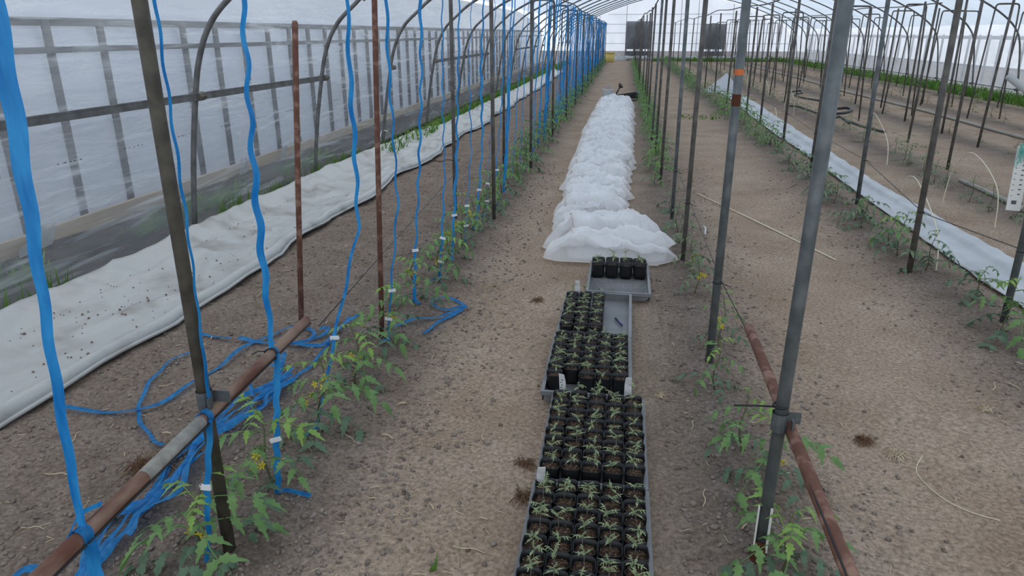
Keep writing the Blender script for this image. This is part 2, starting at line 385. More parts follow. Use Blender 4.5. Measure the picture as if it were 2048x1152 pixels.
# arched pipes
hoop_me = MB().tube(AP, .0225, 8).mesh('hoop_pipe', 'hoop_pipe')
clamp_mb = MB().box((0, 0, 0), (.036, .032, .026)).tube([(.02, -.04, 0), (.02, .04, 0)], .034, 8); clamp_me = clamp_mb.mesh('coupler', 'dull_pipe', False)
sleeve_me = MB().tube([(-2.75, 0, 1.885), (-2.66, 0, 1.955), (-2.55, 0, 2.03)], .031, 10).mesh('sleeve', 'sheet_clean')
def arch_x(z, left=True):
    P = np.array([(p[0], p[2]) for p in AP]); h = len(P)//2; P = P[:h] if left else P[h:][::-1]
    return float(np.interp(z, P[:, 1], P[:, 0]))
for k, h in enumerate(HY):
    e = empty('roof_hoop', (0, h, 0), 'grey arched pipe rib holding up the greenhouse film', 'pipe arch', 'arched ribs of the greenhouse')
    link('hoop_pipe', hoop_me, e)
    if h > 1: link('coupler', clamp_me, e, (arch_x(1.09)+.02, 0, 1.09))
    link('coupler', clamp_me, e, (arch_x(.2, False)-.03, 0, .22))
    if abs(h-7.7) < .1:
        link('sleeve', sleeve_me, e); e['label'] = 'grey arched pipe rib with a white sleeve on its bend'; del e['group']
def rail(y0, y1, label, left=True, z=1.09):
    q = MB(); x = arch_x(z, left)+(.036 if left else -.03)
    if left: q.box((0, (y1-y0)/2, 0), (.008, (y1-y0)/2, .026)); q.box((.006, (y1-y0)/2, .022), (.006, (y1-y0)/2, .005)); q.box((.006, (y1-y0)/2, -.022), (.006, (y1-y0)/2, .005))
    else: q.tube([(0, 0, 0), (0, y1-y0, 0)], .013, 6)
    o = q.build('film_rail', 'hoop_pipe', None, False); o.location = (x, y0, z); tag(o, label, 'rail')
rail(.4, 7.72, 'dark flat film clamping rail running between the two large arched ribs')
rail(12.6, 17.52, 'dark flat film clamping rail short middle piece along the clear film wall')
rail(22.4, 27.3, 'short film clamping rail far along the wall behind dense blue tapes')
rail(9.9, 44.6, 'thin grey pipe rail low along the white film wall above the grass', False, .22)
q = MB(); q.box((9.66, 27, .05), (.012, 18, .02)); tag(q.build('trim_1', 'post_dark'), kind='structure')

# house next door behind the clear film (its posts show through)
nb = empty('neighbour_greenhouse', (-4.2, 3, 0), 'white film greenhouse with dark posts and brown baseboard seen through clear wall', 'greenhouse')
q = MB(); q.box((0, 16, .075), (.02, 20, .105)); q.build('baseboard', 'board', nb, False)
pm = MB().tube([(0, 0, -.02), (0, 0, 1.0), (0, 0, 1.66)], .03, 8).mesh('post', 'post_dark')
for k in range(48): link('post', pm, nb, (-.05, -.6+.58*k+.3, 0))
for z, t in ((1.43, .022), (1.63, .03)):
    q = MB(); q.box((-.03 if z < 1.5 else -.07, 16, z), (.02, 20, t)); q.build('rail', 'post_dark', nb, False)
nx = np.array([-.075, -.08, -.12, -.34, -1.25, -3.0, -4.7, -5.4, -5.5]); nz_ = np.array([0, 1.45, 1.74, 2.02, 2.56, 2.9, 2.5, 1.7, 0])
S, YY = np.meshgrid(np.linspace(0, 8, 41), np.arange(-4, 36, .4)); grid('film_cover', np.interp(S, np.arange(9), nx), YY, np.interp(S, np.arange(9), nz_), 'film_neighbour', nb)
xx, yy = np.meshgrid(np.linspace(0, .72, 14), np.linspace(-4, 36, 160)); grid('earth_strip', xx, yy, .02+.06*fbm(xx*3, yy*2, 81, 3)+.05*np.exp(-(xx/.2)**2), 'earth_dark', nb)
for k, (a, b, wd, hg) in enumerate(((1.35, .0, .30, .26), (4.35, .04, .16, .24), (5.3, .05, .1, .2), (3.1, .02, .12, .12))):
    u_, v_ = np.meshgrid(np.linspace(0, 1, 10), np.linspace(0, 1, 10)); jag = 1-.5*np.abs(fbm(u_*6+k, u_*0, 170+k, 3))*3*v_
    grid('torn_film', .05+.06*v_+.03*fbm(u_*4, v_*4, 175+k, 2), a+wd*(u_-.5)*(1+.3*v_), b+hg*v_*jag, 'sheet_clean', nb)
q = MB(); r_ = random.Random(9)
for k in range(26):
    y_ = 2.6+.62*k
    for j in range(5):
        zz = .80; x_ = arch_x(zz)-.03; q.box((x_, y_+.045*j+.02*r_.random(), zz+.004*r_.random()), (.001, .004+.009*r_.random(), .0028))
tag(q.build('print_marks', 'ink', bpy.data.objects['wall_left'], False), kind='stuff')
nb2 = empty('neighbour_fence', (10.55, 12, 0), 'row of dark posts standing outside behind the white film wall', 'fence')
pm2 = MB().tube([(0, 0, -.02), (0, 0, 1.5)], .035, 8).mesh('post', 'post_dark')
for k in range(52): link('post', pm2, nb2, (0, .66*k, 0))
q = MB(); q.box((.03, 17, 1.42), (.02, 17.3, .05)); q.build('rail', 'post_dark', nb2, False)
q = MB(); q.box((.03, 17, .6), (.02, 17.3, .03)); q.build('rail', 'post_dark', nb2, False)

# exhaust fans behind the end film
def fan(x, z0, sz, label):
    e = empty('exhaust_fan', (x, 46.55, 0), label, 'fan'); h = sz/2; zc = z0+h
    q = MB(); t = .07
    for cx_, cz, hx, hz in ((-h+t/2, zc, t/2, h), (h-t/2, zc, t/2, h), (0, z0+t/2, h, t/2), (0, z0+sz-t/2, h, t/2)): q.box((cx_, 0, cz), (hx, .2, hz))
    q.build('housing', 'fan_grey', e, False)
    q = MB(); q.box((0, .16, zc), (h-.07, .01, h-.07)); q.build('back_panel', 'fan_grey', e, False)
    q = MB(); R = h*.86
    for k in range(32):
        a0, a1 = 2*math.pi*k/32, 2*math.pi*(k+1)/32
        for (ra, ya), (rb, yb) in (((R, -.2), (R, .1)), ((R, -.2), (R*.93, -.2)), ((R*.93, -.2), (R*.93, .1))):
            q.add([(ra*math.cos(a0), ya, zc+ra*math.sin(a0)), (ra*math.cos(a1), ya, zc+ra*math.sin(a1)), (rb*math.cos(a1), yb, zc+rb*math.sin(a1)), (rb*math.cos(a0), yb, zc+rb*math.sin(a0))], [(0, 1, 2, 3)])
    q.build('ring', 'fan_dark', e)
    q = MB(); q.tube([(0, -.12, zc), (0, .1, zc)], .11, 12); q.build('hub', 'fan_dark', e)
    for k in range(5):
        a = 2*math.pi*k/5+.4; q = MB(); vs = []
        for r_, wd in ((.1, .08), (R*.5, .2), (R*.9, .27)):
            for s_ in (-1, 1):
                vs.append((r_*math.cos(a)-s_*wd*math.sin(a), .04+.06*s_, zc+r_*math.sin(a)+s_*wd*math.cos(a)))
        q.add(vs, [(0, 1, 3, 2), (2, 3, 5, 4)]); q.build('blade', 'fan_light' if k == 2 else 'fan_dark', e)
    q = MB(); q.box((0, 0, .36), (h, .2, .13)); q.build('plinth', 'fan_dark', e, False)
    for s_ in (-1, -.33, .33, 1):
        q = MB(); q.box((s_*(h-.06), 0, z0/2), (.05, .18, z0/2)); q.build('leg', 'fan_dark', e, False)
fan(.78, .62, 1.6, 'dark square exhaust fan behind the end film beside yellow tub')
fan(5.2, .62, 1.42, 'dark square exhaust fan with a clear round blade ring behind end film')

# ------------------------------------------------------------------ plastic sheets on the ground
def left_sheet():
    yy = np.concatenate([np.arange(.8, 12, .045), np.arange(12, 31.5, .12)]); u = np.linspace(0, 1, 44)
    U, YY = np.meshgrid(u, yy)
    inner = -2.46+.22*fbm(YY*.9, YY*0+3, 90, 4)+.03*np.sin(YY*2.1)
    outer = np.interp(YY, [0, 8.5, 10.5, 12, 15, 20, 31], [-3.25, -3.24, -3.15, -2.98, -2.95, -2.9, -2.92])+.09*fbm(YY*1.4, YY*0, 91, 3)*(YY > 8)
    X = inner+(outer-inner)*U
    base = gh(X, YY)
    lift = np.interp(U, [0, .03, .07, .12, .5, .8, 1], [.005, .05, .055, .025, .02, .05, .12])
    lift = lift*np.interp(YY, [0, 9, 12, 31], [1, 1, .8, .9])
    Z = np.maximum(base, .0)+.012+lift+(.022*np.clip(1-np.abs(fbm(U*2+YY*.5, YY*1.5-U*2.5, 92, 3))*7, 0, 1)**2+.02*np.abs(fbm(U*4, YY*3, 94, 3))+.012*fbm(U*9, YY*6, 93, 3))*np.clip(U*6, 0, 1)
    o = grid('ground_sheet', X, YY, Z, 'sheet'); md = o.modifiers.new('thick', 'SOLIDIFY'); md.thickness = .0025; md.offset = 0
    q = MB(); P = [(X[i, 0], yy[i], Z[i, 0]+.004+.006*math.sin(yy[i]*5)) for i in range(0, len(yy), 3)]; q.tube(P, .011, 6); q.build('rolled_edge', 'sheet', o)
    q = MB()
    r2 = random.Random(5)
    for k in range(150):
        i = r2.randrange(20, 130) if k % 3 else int(40+8*r2.random())+k//6; j = r2.randrange(6, 36); s_ = .003+.006*r2.random()**3; q.lathe([(0, s_*1.2), (s_*.8, s_*.8), (s_, 0), (s_*.6, -s_*.4)], 6, (X[i, j], yy[i], Z[i, j]+.003))
    tag(q.build('soil_specks', 'clod', o), kind='stuff')
    tag(o, 'wide white plastic sheet along the foot of clear film wall with soil on it', 'plastic sheet')
left_sheet()
def right_sheet():
    yy = np.concatenate([np.arange(3.2, 12, .05), np.arange(12, 20.6, .09)]); u = np.linspace(0, 1, 30); U, YY = np.meshgrid(u, yy)
    a = 2.40+.06*fbm(YY*.8, YY*0, 95, 3)+np.interp(YY, [3, 12, 20], [0, .06, .25]); b = np.interp(YY, [3, 5, 8, 12, 18, 21], [2.76, 2.80, 2.72, 2.86, 3.06, 3.05])+.06*fbm(YY*1.1, YY*0+5, 96, 3)
    X = a+(b-a)*U
    Z = np.maximum(gh(X, YY), 0)+.012+np.interp(U, [0, .2, .45, .55, .8, 1], [.004, .03, .03, .065, .075, .02])+.05*np.abs(fbm(U*2+YY*.5, YY*2.2, 97, 4))+.015*fbm(U*8, YY*6, 98, 3)
    o = grid('ground_sheet', X, YY, Z, 'sheet_clean'); md = o.modifiers.new('thick', 'SOLIDIFY'); md.thickness = .003; md.offset = 0
    tag(o, 'narrow bright white plastic strip laid folded along the bare outer plant row', 'plastic sheet')
right_sheet()
# its loose end standing up as a peak
def peak():
    p = gz(1443, 186); e = empty('sheet_peak', (p[0], p[1]+.2, 0), 'white film end pulled up into a tent peak beside plants', 'plastic sheet')
    H = .50
    pts = {'top': (.12, 0, H), 'a': (-.42, -.25, .02), 'b': (.0, -.55, .0), 'c': (.42, -.2, .0), 'd': (.1, .5, .0)}
    u = np.linspace(0, 1, 16); ang = np.linspace(0, 2*math.pi, 48); U, A = np.meshgrid(u, ang)
    rx = .46*(1+.22*np.sin(A*3+1)+.1*np.sin(A*7)); ry = .5*(1+.2*np.sin(A*2))
    X = .12*(1-U)+rx*np.cos(A)*U; Yv = ry*np.sin(A)*U; Z = H*(1-U)**1.15+.02+.05*np.sin(A*5)*U*(1-U)
    grid('tent', X, Yv, Z, 'white_film', e)
peak()
# sheet roll and sacks at the foot of the end wall
q = MB(); P = [(x, 45.5+.06*math.sin(x*3), .12+.03*math.sin(x*2.3)) for x in np.linspace(-.6, 8.5, 60)]; q.tube(P, [.12+.035*math.sin(i*1.7)+.02*math.sin(i*.7) for i in range(60)], 10)
tag(q.build('rolled_sheet', 'sheet_clean'), 'long white rolled up sheet lying at the foot of end wall', 'plastic sheet')
q = MB(); n = 14; q.lathe([(.0, .36), (.12, .34), (.22, .25), (.30, .1), (.32, 0)], n, (0, 0, 0), lambda a: 1+.2*math.sin(3*a+.5)+.12*math.sin(5*a)); o = q.build('sack', 'sheet'); o.location = (-.25, 44.9, .0)
tag(o, 'slumped pale sack by the end wall between tub and fan', 'sack')
# yellow tub
e = empty('tub', (-.86, 42.6, 0), 'pale yellow plastic tub at the far end of the path', 'tub')
q = MB(); q.lathe([(0, .01), (.24, .01), (.25, .02), (.30, .5), (.285, .5), (.24, .03), (0, .03)], 24); q.build('body', 'yellow_plastic', e)
q = MB(); q.lathe([(.30, .47), (.325, .475), (.325, .51), (.29, .515)], 24); q.build('rim', 'yellow_plastic', e)

# ------------------------------------------------------------------ grass
def grass(name, n, pick, hmin, hmax, label, material='grass', cat='grass'):
    x, y = pick(n); n = len(x); a = rng.random(n)*2*math.pi; h = hmin+(hmax-hmin)*rng.random(n)**1.5; wd = .004+.004*rng.random(n); wd = wd*(1+y/14)
    z = gh(x, y)-.005; le = (rng.random(n)*np.where((x < -3.2) & (x > -3.4), .25, .9))*h; b = rng.random(n)*2*math.pi
    sx, sy = np.cos(a)*wd, np.sin(a)*wd; lx, ly = np.cos(b)*le, np.sin(b)*le
    v = np.stack([np.stack([x-sx, y-sy, z], -1), np.stack([x+sx, y+sy, z], -1), np.stack([x+sx*.8+lx*.35, y+sy*.8+ly*.35, z+h*.6], -1), np.stack([x-sx*.8+lx*.35, y-sy*.8+ly*.35, z+h*.6], -1), np.stack([x+lx, y+ly, z+h], -1)], 1).reshape(-1, 3)
    i = 5*np.arange(n); f = [(k, k+1, k+2, k+3) for k in i]+[(k+3, k+2, k+4) for k in i]
    me = bpy.data.meshes.new(name); me.from_pydata(v.tolist(), [], [tuple(map(int, t)) for t in f]); me.materials.append(MAT[material]); o = link(name, me); tag(o, label, cat, kind='stuff'); return o
def clump(xf, y0, y1, dens):
    def pick(n):
        y = np.exp(rng.uniform(math.log(y0), math.log(y1), n*4)); x = xf(y)
        keep = rng.random(n*4) < dens(x, y); return x[keep][:n], y[keep][:n]
    return pick
grass('grass', 3600, clump(lambda y: np.where(y < 9, -3.335+.05*rng.random(len(y)), -3.22+.28*rng.random(len(y))), 3.0, 40, lambda x, y: np.where(y > 9, .95, .35*(vnoise(y*.7, y*0, 4) > .45))), .06, .27, 'green grass tufts growing along the foot of the clear film wall')
grass('grass', 9000, clump(lambda y: 9.42-.6*rng.random(len(y))**1.6, 9.5, 45.5, lambda x, y: .5+.5*vnoise(y*.8, x, 8)), .10, .30, 'thick green grass strip at the foot of the white film wall')
grass('grass', 700, clump(lambda y: -3.72-.2*rng.random(len(y)), 2.5, 9, lambda x, y: .9*(vnoise(y*1.1, y*0, 14) > .4)), .05, .22, 'faint green weeds outside behind the clear film', 'grass', 'weeds')
grass('grass', 900, clump(lambda y: rng.uniform(1.6, 8.8, len(y)), 44.0, 45.05, lambda x, y: .9), .12, .35, 'green weeds along the foot of the end wall', 'grass', 'weeds')
gp = gz(1400, 235)
grass('grass', 110, clump(lambda y: gp[0]+rng.normal(0, .28, len(y)), gp[1]-.35, gp[1]+.4, lambda x, y: .8), .02, .06, 'thin patch of low weeds on path between second and outer rows', 'grass', 'weeds')
gp2 = gz(860, 1135)
grass('grass', 4, lambda n: (gp2[0]+rng.normal(0, .008, n), gp2[1]+rng.normal(0, .008, n)), .035, .06, 'single tiny green sprout on the bare path', 'grass', 'sprout')

# ------------------------------------------------------------------ poles, frames, wires
def pole_tube(x, y, top, r, material, parent, lean=(0, 0), name='pole', n=10, base=-.06):
    q = MB(); q.tube([(0, 0, base), (lean[0]*.5, lean[1]*.5, top/2), (lean[0], lean[1], top)], r, n); return q.build(name, material, parent)
def pole(x, y, label, r=.0125, top=2.03, material='dull_pipe', lean=(0, 0), group=None, ties=()):
    e = empty('trellis_pole', (x, y, g1(x, y)), label, 'pole', group); pole_tube(x, y, top, r, material, e, lean)
    for z in ties:
        q = MB(); q.tube([(r*1.12*math.cos(a), r*1.12*math.sin(a), z) for a in np.linspace(0, 2*math.pi, 13)], .0032, 5); q.tube([(r*1.1, 0, z), (r+.02, -.005, z-.008), (r+.045, 0, z-.02)], .0022, 5); q.build('cable_tie', 'cable', e)
    return e
def clamp_part(e, x, y, z, s=1, parent_mat='galvanised'):
    q = MB(); q.tube([(x-.0, y, z-.028), (x, y, z+.028)], .0225, 12, False); q.box((x+s*.03, y-.024, z), (.002, .010, .018)); q.box((x+s*.05, y+.024, z), (.014, .0018, .018)); q.box((x+s*.022, y+.024, z), (.014, .0018, .018)); q.build('clamp', parent_mat, e, False)
# blue tape row
e = pole(-1.15, 1.67, 'thick olive brown steel pole clamped to the rusty crossbar', .0195, 2.03, 'brown_pipe'); clamp_part(e, 0, 0, .535, 1)
pole(-1.21, 3.34, 'slim red brown rusty pole in blue tape row with two close plants', .0130, 2.03, 'rust', (.09, 0))
e = empty('rusty_stake', (-1.70, 3.41, g1(-1.7, 3.41)), 'short rusty iron stake standing alone behind the blue taped row', 'stake'); pole_tube(0, 0, 1.6, .0145, 'rust', e, (.14, 0), 'rod')
q = MB(); q.tube([(.14, 0, 1.598), (.1405, 0, 1.612)], [.0148, .010], 10); q.build('cap', 'rust', e)
def frame(x0, x1, y, label, group, top=2.03, r=.0165, material='dull_pipe', spread=.06):
    e = empty('arch_frame', ((x0+x1)/2, y, 0), label, 'pipe frame', group); h = (x1-x0)/2; t = h-spread; c = .07
    za, zb = g1(x0, y), g1(x1, y)
    q = MB(); q.tube([(-h, 0, za-.05), (-t, 0, top-c)], r, 8); q.build('leg', material, e)
    q = MB(); q.tube([(h, 0, zb-.05), (t, 0, top-c)], r, 8); q.build('leg', material, e)
    P = smoothpath([(-t, 0, top-c), (-t+.015, 0, top-.02), (-t+c, 0, top), (t-c, 0, top), (t-.015, 0, top-.02), (t, 0, top-c)], 4); q = MB(); q.tube(P, r, 8); q.build('crossbar', material, e)
    return e
LF = [5.97]+[8.55+2.72*k for k in range(13)]
for y in LF: frame(-1.40+.02*random.uniform(-1, 1), -1.06, y, 'narrow grey pipe arch frame in the blue taped row', 'pipe arches of the blue taped row', 2.02+.03*random.uniform(-1, 1), spread=.01)
# beside the seed tray path
RY = [3.3, 5.0, 6.25, 8.0, 9.7, 11.1, 13.2, 15.6, 17.2, 19.4, 21.9, 24.4, 27, 29.8, 32.6, 35.5, 38.5, 41.5]
e = pole(.485, 1.87, 'thick grey galvanised pole clamped to brown crossbar beside the trays', .0182, 2.03, 'galvanised', (.02, 0)); clamp_part(e, .003, 0, .485, 1)
q = MB(); q.tube([(.02*math.cos(a), .02*math.sin(a), .535) for a in np.linspace(0, 6.3, 14)], .0035, 5); q.tube([(-.018, -.01, .535), (-.07, -.03, .545), (-.135, -.05, .552)], .003, 5); q.build('cable_tie', 'cable', e)
q = MB(); q.box((-.021, -.008, .12), (.002, .0035, .08)); q.box((.014, -.017, .12), (.0035, .002, .08)); q.build('white_stick', 'plate', e, False)
q = MB(); q.lathe([(.020, .075), (.024, .05), (.022, .02), (.03, -.02)], 10); q.build('rusty_foot', 'rusty_base', e)
for i, y in enumerate(RY):
    near = y < 7
    lab = {0: 'grey galvanised pole with cable tie between the trays and the yellow flowered plants', 1: 'dull brown pole beside the front heap of white net', 2: 'pale grey pole standing next to narrow waist of white net'}.get(i, 'slim dull pole in the plant row beside the tray path')
    pe = pole(.48+.03*random.uniform(-1, 1) if i else .49, y, lab, (.0195, .0165, .016)[i] if i < 3 else .0165, 2.0+.05*random.uniform(-1, 1), 'galvanised' if i in (0, 2, 5, 9) else 'dull_pipe', (.04*random.uniform(-.3, 1) if i else .0, .0), None if i < 3 else 'poles of the row beside the tray path', (.42,) if y < 10 else ())
    if i == 0:
        for y0_, y1_, mm in ((138, 150, 'orange_mark'), (188, 212, 'rusty_base')):
            q = MB(); q.tube([(0, 0, gyy(1466, y1_, 3.3)[2]-pe.location.z), (0, 0, gyy(1466, y0_, 3.3)[2]-pe.location.z)], .0199 if mm != 'orange_mark' else .0198, 12, False); q.build('paint_band', mm, pe)
R3L = [(2.2, 4.1), (2.0, 4.97), (2.27, 7.09), (2.28, 8.96), (2.42, 11.28), (2.47, 13.55), (2.5, 15.33), (2.4, 17.6), (2.4, 20), (2.4, 22.5), (2.4, 25), (2.35, 27.6), (2.35, 30.4), (2.3, 33.4), (2.3, 36.5), (2.3, 40)]
for i, (x, y) in enumerate(R3L):
    lab = {0: 'grey pole beside the white strip next to the hanging measuring plate', 1: 'dark brown pole between plants beside the bright white strip'}.get(i, 'slim dull pole standing along the bright white plastic strip')
    pole(x, y, lab, .0195, 2.03, ('galvanised', 'dull_pipe', 'galvanised')[i] if i < 3 else 'dull_pipe', (.05*random.uniform(-.6, .6), 0), None if i < 2 else 'poles along the white strip', (.42,) if y < 16 else ())
g4 = 'slim dull pole among the sparse plants past the white strip'
for x, y in [(3.93, 9.27), (4.29, 11.61), (5.08, 11.18), (5.17, 12.66), (5.15, 14.26), (6.82, 18.04), (3.8, 18.09), (4.52, 17.69), (5.65, 17.16), (5.3, 17.81)]:
    pole(x, y, g4, .0175, 2.05, 'dull_pipe', (.06*random.uniform(-.5, 1), 0), 'poles among the sparse plants')
for xa, ys_ in ((3.85, [14.6, 20.3, 23, 25.7, 28.4, 31, 34, 37, 40]), (5.2, [15.6, 20.4, 23, 25.6, 28.3, 31, 34, 37, 40]), (6.62, [12.3, 15.2, 17.6, 20.6, 23.2, 25.9, 28.6, 31.5, 34.5, 38]), (8.2, [17.5, 20.7, 24, 27.3, 30.5, 34])):
    for y in ys_:
        frame(xa+.05*random.uniform(-1, 1), xa+.62+.08*random.uniform(-1, 1), y, 'round shouldered grey pipe arch frame over the far sparse plant rows', 'pipe arches of the far rows', 2.02+.06*random.uniform(-1, 1), .0155, 'dull_pipe', .09)
# longitudinal ridge pipes
def ridge(x, y0, y1, label, z=2.03, amp=.03, r=.011, seed=0):
    q = MB(); P = [(0, y-y0, amp*math.sin(y*.55+seed)+amp*.6*math.sin(y*1.3+seed*2)) for y in np.arange(y0, y1, .5)]; q.tube(P, r, 6); o = q.build('ridge_pipe', 'dull_pipe'); o.location = (x, y0, z); tag(o, label, 'pipe')
ridge(-1.06, .4, 43, 'long top pipe carrying the blue tapes', 2.06, .02, .011)
ridge(.50, .8, 42, 'wavy top pipe joining poles beside the tray path', 2.03, .035, .011, 2)
ridge(2.36, 3, 41, 'long top pipe joining the poles along the white strip', 2.06, .03, .011, 3)
ridge(5.5, 14.5, 41, 'long top pipe joining the far pipe arches', 2.05, .03, .011, 4)
# crossbars with their cable
def crossbar(x, y0, y1, z, r, material, label, dz=0, dx=0):
    e = empty('crossbar', (x, y0, z), label, 'pipe')
    q = MB(); q.tube([(0, 0, 0), (dx*.33, (y1-y0)*.33, dz*.33), (dx*.34, (y1-y0)*.34, dz*.34), (dx, y1-y0-.004, dz), (dx, y1-y0, dz)], [r*1.04, r*1.04, r, r, r*.8], 12); q.build('pipe', material, e); return e
e = crossbar(-1.098, .55, 2.36, .52, .0185, 'worn_pipe', 'rusty crossbar pipe with blue tapes knotted around it', dx=-.05)
y_a, y_b = 1.335-.55, 1.60-.55
q = MB(); q.tube([(-.05*y_a/1.81, y_a, 0), (-.05*y_b/1.81, y_b, 0)], .0198, 12); q.build('sleeve', 'grey_sleeve', e)
q = MB(); q.tube([(.02, 0, -.008), (.0205-.025, .9, -.008), (.0205-.05, 1.80, -.006)], .003, 5); q.build('cable', 'cable', e)
q = MB(); q.tube([(-.041+.0225*math.cos(a), 1.50+.004*math.sin(a*2), .0225*math.sin(a)) for a in np.linspace(0, 6.3, 14)], .003, 5); q.tube([(-.06, 1.5, .01), (-.08, 1.49, .014), (-.095, 1.47, .01)], .002, 5); q.build('cable_tie', 'cable', e)
e = crossbar(.523, .75, 2.62, .475, .0175, 'rust', 'red brown rusty crossbar pipe with thin cable beside the trays', .012)
q = MB(); q.tube([(.0, t, -.0+.0175*.1+.0165+dz) if False else (-.0165*math.cos(t*.9), t, .010+.008*math.sin(t*3)) for t, dz in zip(np.linspace(0, 1.86, 14), [0]*14)], .0025, 5); q.build('cable', 'cable', e)
def wire(pts, label, r=.0022, material='cable'):
    q = MB(); q.tube(pts, r, 5); tag(q.build('support_wire', material), label, 'wire')
wire([(-1.10, 2.36, .50), (-1.19, 3.34, .47), (-1.36, 5.95, .45), (-1.38, 8.55, .45), (-1.38, 14, .45)], 'thin dark wire strung through blue taped row from the rusty crossbar')
wire([(.513, 2.62, .48), (.507, 3.3, .44), (.502, 5.0, .44), (.50, 6.25, .44), (.50, 9.7, .44)], 'thin dark wire strung along poles beside the tray path')
wire([(2.45, 2.2, .40), (2.215, 4.1, .43), (2.02, 4.97, .42), (2.28, 7.09, .43), (2.295, 8.96, .43), (2.43, 11.28, .43), (2.48, 13.55, .43)], 'thin dark wire with knots strung above bright white strip', .0028)

# ------------------------------------------------------------------ tomato plants
def leaflet(mb, o, R, L, W, n=6, fold=.25, droop=.35, lob=3):
    vs = []
    for i in range(n+1):
        t = i/n; wv = W*(math.sin(math.pi*min(1, t**.75*.97+.03)))*(1+.28*(1 if i % 2 else -1)*(0 < i < n)); wv = max(wv, .0004)
        z = -droop*L*t*t
        for s_ in (-1, 0, 1):
            back = -.10*L*abs(s_) if 0 < i < n else 0
            vs.append(o+R@np.array([L*t+back*(.5 if i % 2 else 1), s_*wv, z+(abs(s_)*wv*fold)]))
    fs = [(i*3+k, i*3+k+1, i*3+4+k, i*3+3+k) for i in range(n) for k in (0, 1)]
    mb.add(vs, fs)
def compound(L=.12, pairs=3, n=6, rs=random, droop=.5, size=1.0, curl=.3, stalk=True):
    mb = MB(); P = []
    for i in range(7):
        t = i/6; P.append(np.array([L*t, .06*L*math.sin(t*3+rs.random()), .22*L*t-droop*L*t*t]))
    if stalk: mb.tube(P, [.0022*size*(1-.6*i/6) for i in range(7)], 4, False)
    def at(t):
        k = min(5, int(t*6)); f = t*6-k; return P[k]*(1-f)+P[k+1]*f
    sl = math.atan2(P[6][2]-P[5][2], P[6][0]-P[5][0])
    leaflet(mb, P[6], R3(rs.uniform(-.3, .3), -sl, 0), L*.42*size, L*.085*size, n, .25, curl)
    for k in range(pairs):
        t = .86-.30*k-.05*rs.random(); s = (.36, .34, .24)[min(k, 2)]*L*size
        for sd in (-1, 1):
            q = at(max(.15, t)); a = sd*(1.0+.35*rs.random())
            leaflet(mb, q, R3(sd*.25+rs.uniform(-.2, .2), .15+rs.uniform(-.2, .35), a), s, s*.215, n, .25, curl+rs.uniform(0, .35))
    return mb
rp = random.Random(11)
LEAF = {}
for mt in ('leaf_mid', 'leaf_light', 'leaf_dark', 'leaf_grey'):
    LEAF[mt] = [compound(.145, 3, 8, rp, .35+.45*rp.random(), 1.0).mesh('leaf', mt) for k in range(5)]
def flower_mb():
    q = MB()
    for f in range(3):
        c = np.array([.018*f-.005, .014*math.sin(f*2.3), -.008*f+.01*math.cos(f*3)]); q.tube([(-.02, 0, .01), c*.5, c], .0009, 4, False)
        Rb = R3(.8*math.sin(f*2), .9+.4*f, f*1.3)
        for k in range(5):
            a = 2*math.pi*k/5; d = np.array([math.cos(a), math.sin(a), .25]); s_ = np.array([-math.sin(a), math.cos(a), 0])
            q.add([c, c+Rb@(d*.008+s_*.004), c+Rb@(d*.017-np.array([0, 0, .004])), c+Rb@(d*.008-s_*.004)], [(0, 1, 2, 3)])
        q.tube([c, c+Rb@np.array([0, 0, .010])], [.0028, .0012], 5)
    return q
FLOWER = flower_mb().mesh('flower_truss', 'petal')
def tomato(x, y, label, group, h=.32, leaves=9, lean=(0, 0), size=1.0, flowers=1, style='mid', rz=0, seed=0, thin=1.0):
    r_ = random.Random(seed); e = empty('tomato_plant', (x, y, g1(x, y)-.004), label, 'plant', group, rz)
    def sp(t): return np.array([lean[0]*t*t+.012*math.sin(t*7+seed), lean[1]*t*t+.012*math.sin(t*5+1+seed), h*t])
    q = MB(); q.tube([sp(t) for t in np.linspace(0, 1, 9)], [.0052*thin*(1-.65*t) for t in np.linspace(0, 1, 9)], 6); q.build('stem', 'stem', e)
    az = r_.random()*6
    for k in range(leaves):
        t = .16+.80*k/(leaves-1); az += 2.4+r_.uniform(-.4, .4); p = sp(t)
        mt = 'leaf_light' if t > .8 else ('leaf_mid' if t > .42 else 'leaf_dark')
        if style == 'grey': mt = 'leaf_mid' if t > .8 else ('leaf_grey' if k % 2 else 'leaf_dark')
        s = size*(1.05-.5*max(0, t-.6)/.4)*r_.uniform(.8, 1.15)
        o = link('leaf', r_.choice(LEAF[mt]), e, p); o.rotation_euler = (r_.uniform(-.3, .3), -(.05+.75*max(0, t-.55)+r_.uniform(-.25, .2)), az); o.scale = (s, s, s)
    for k in range(flowers):
        t = .5+.22*k; p = sp(t)+np.array([.035*math.cos(seed+k*2), -.03, .0]); o = link('flower_truss', FLOWER, e, p, r_.random()*6, 1.15)
    return e
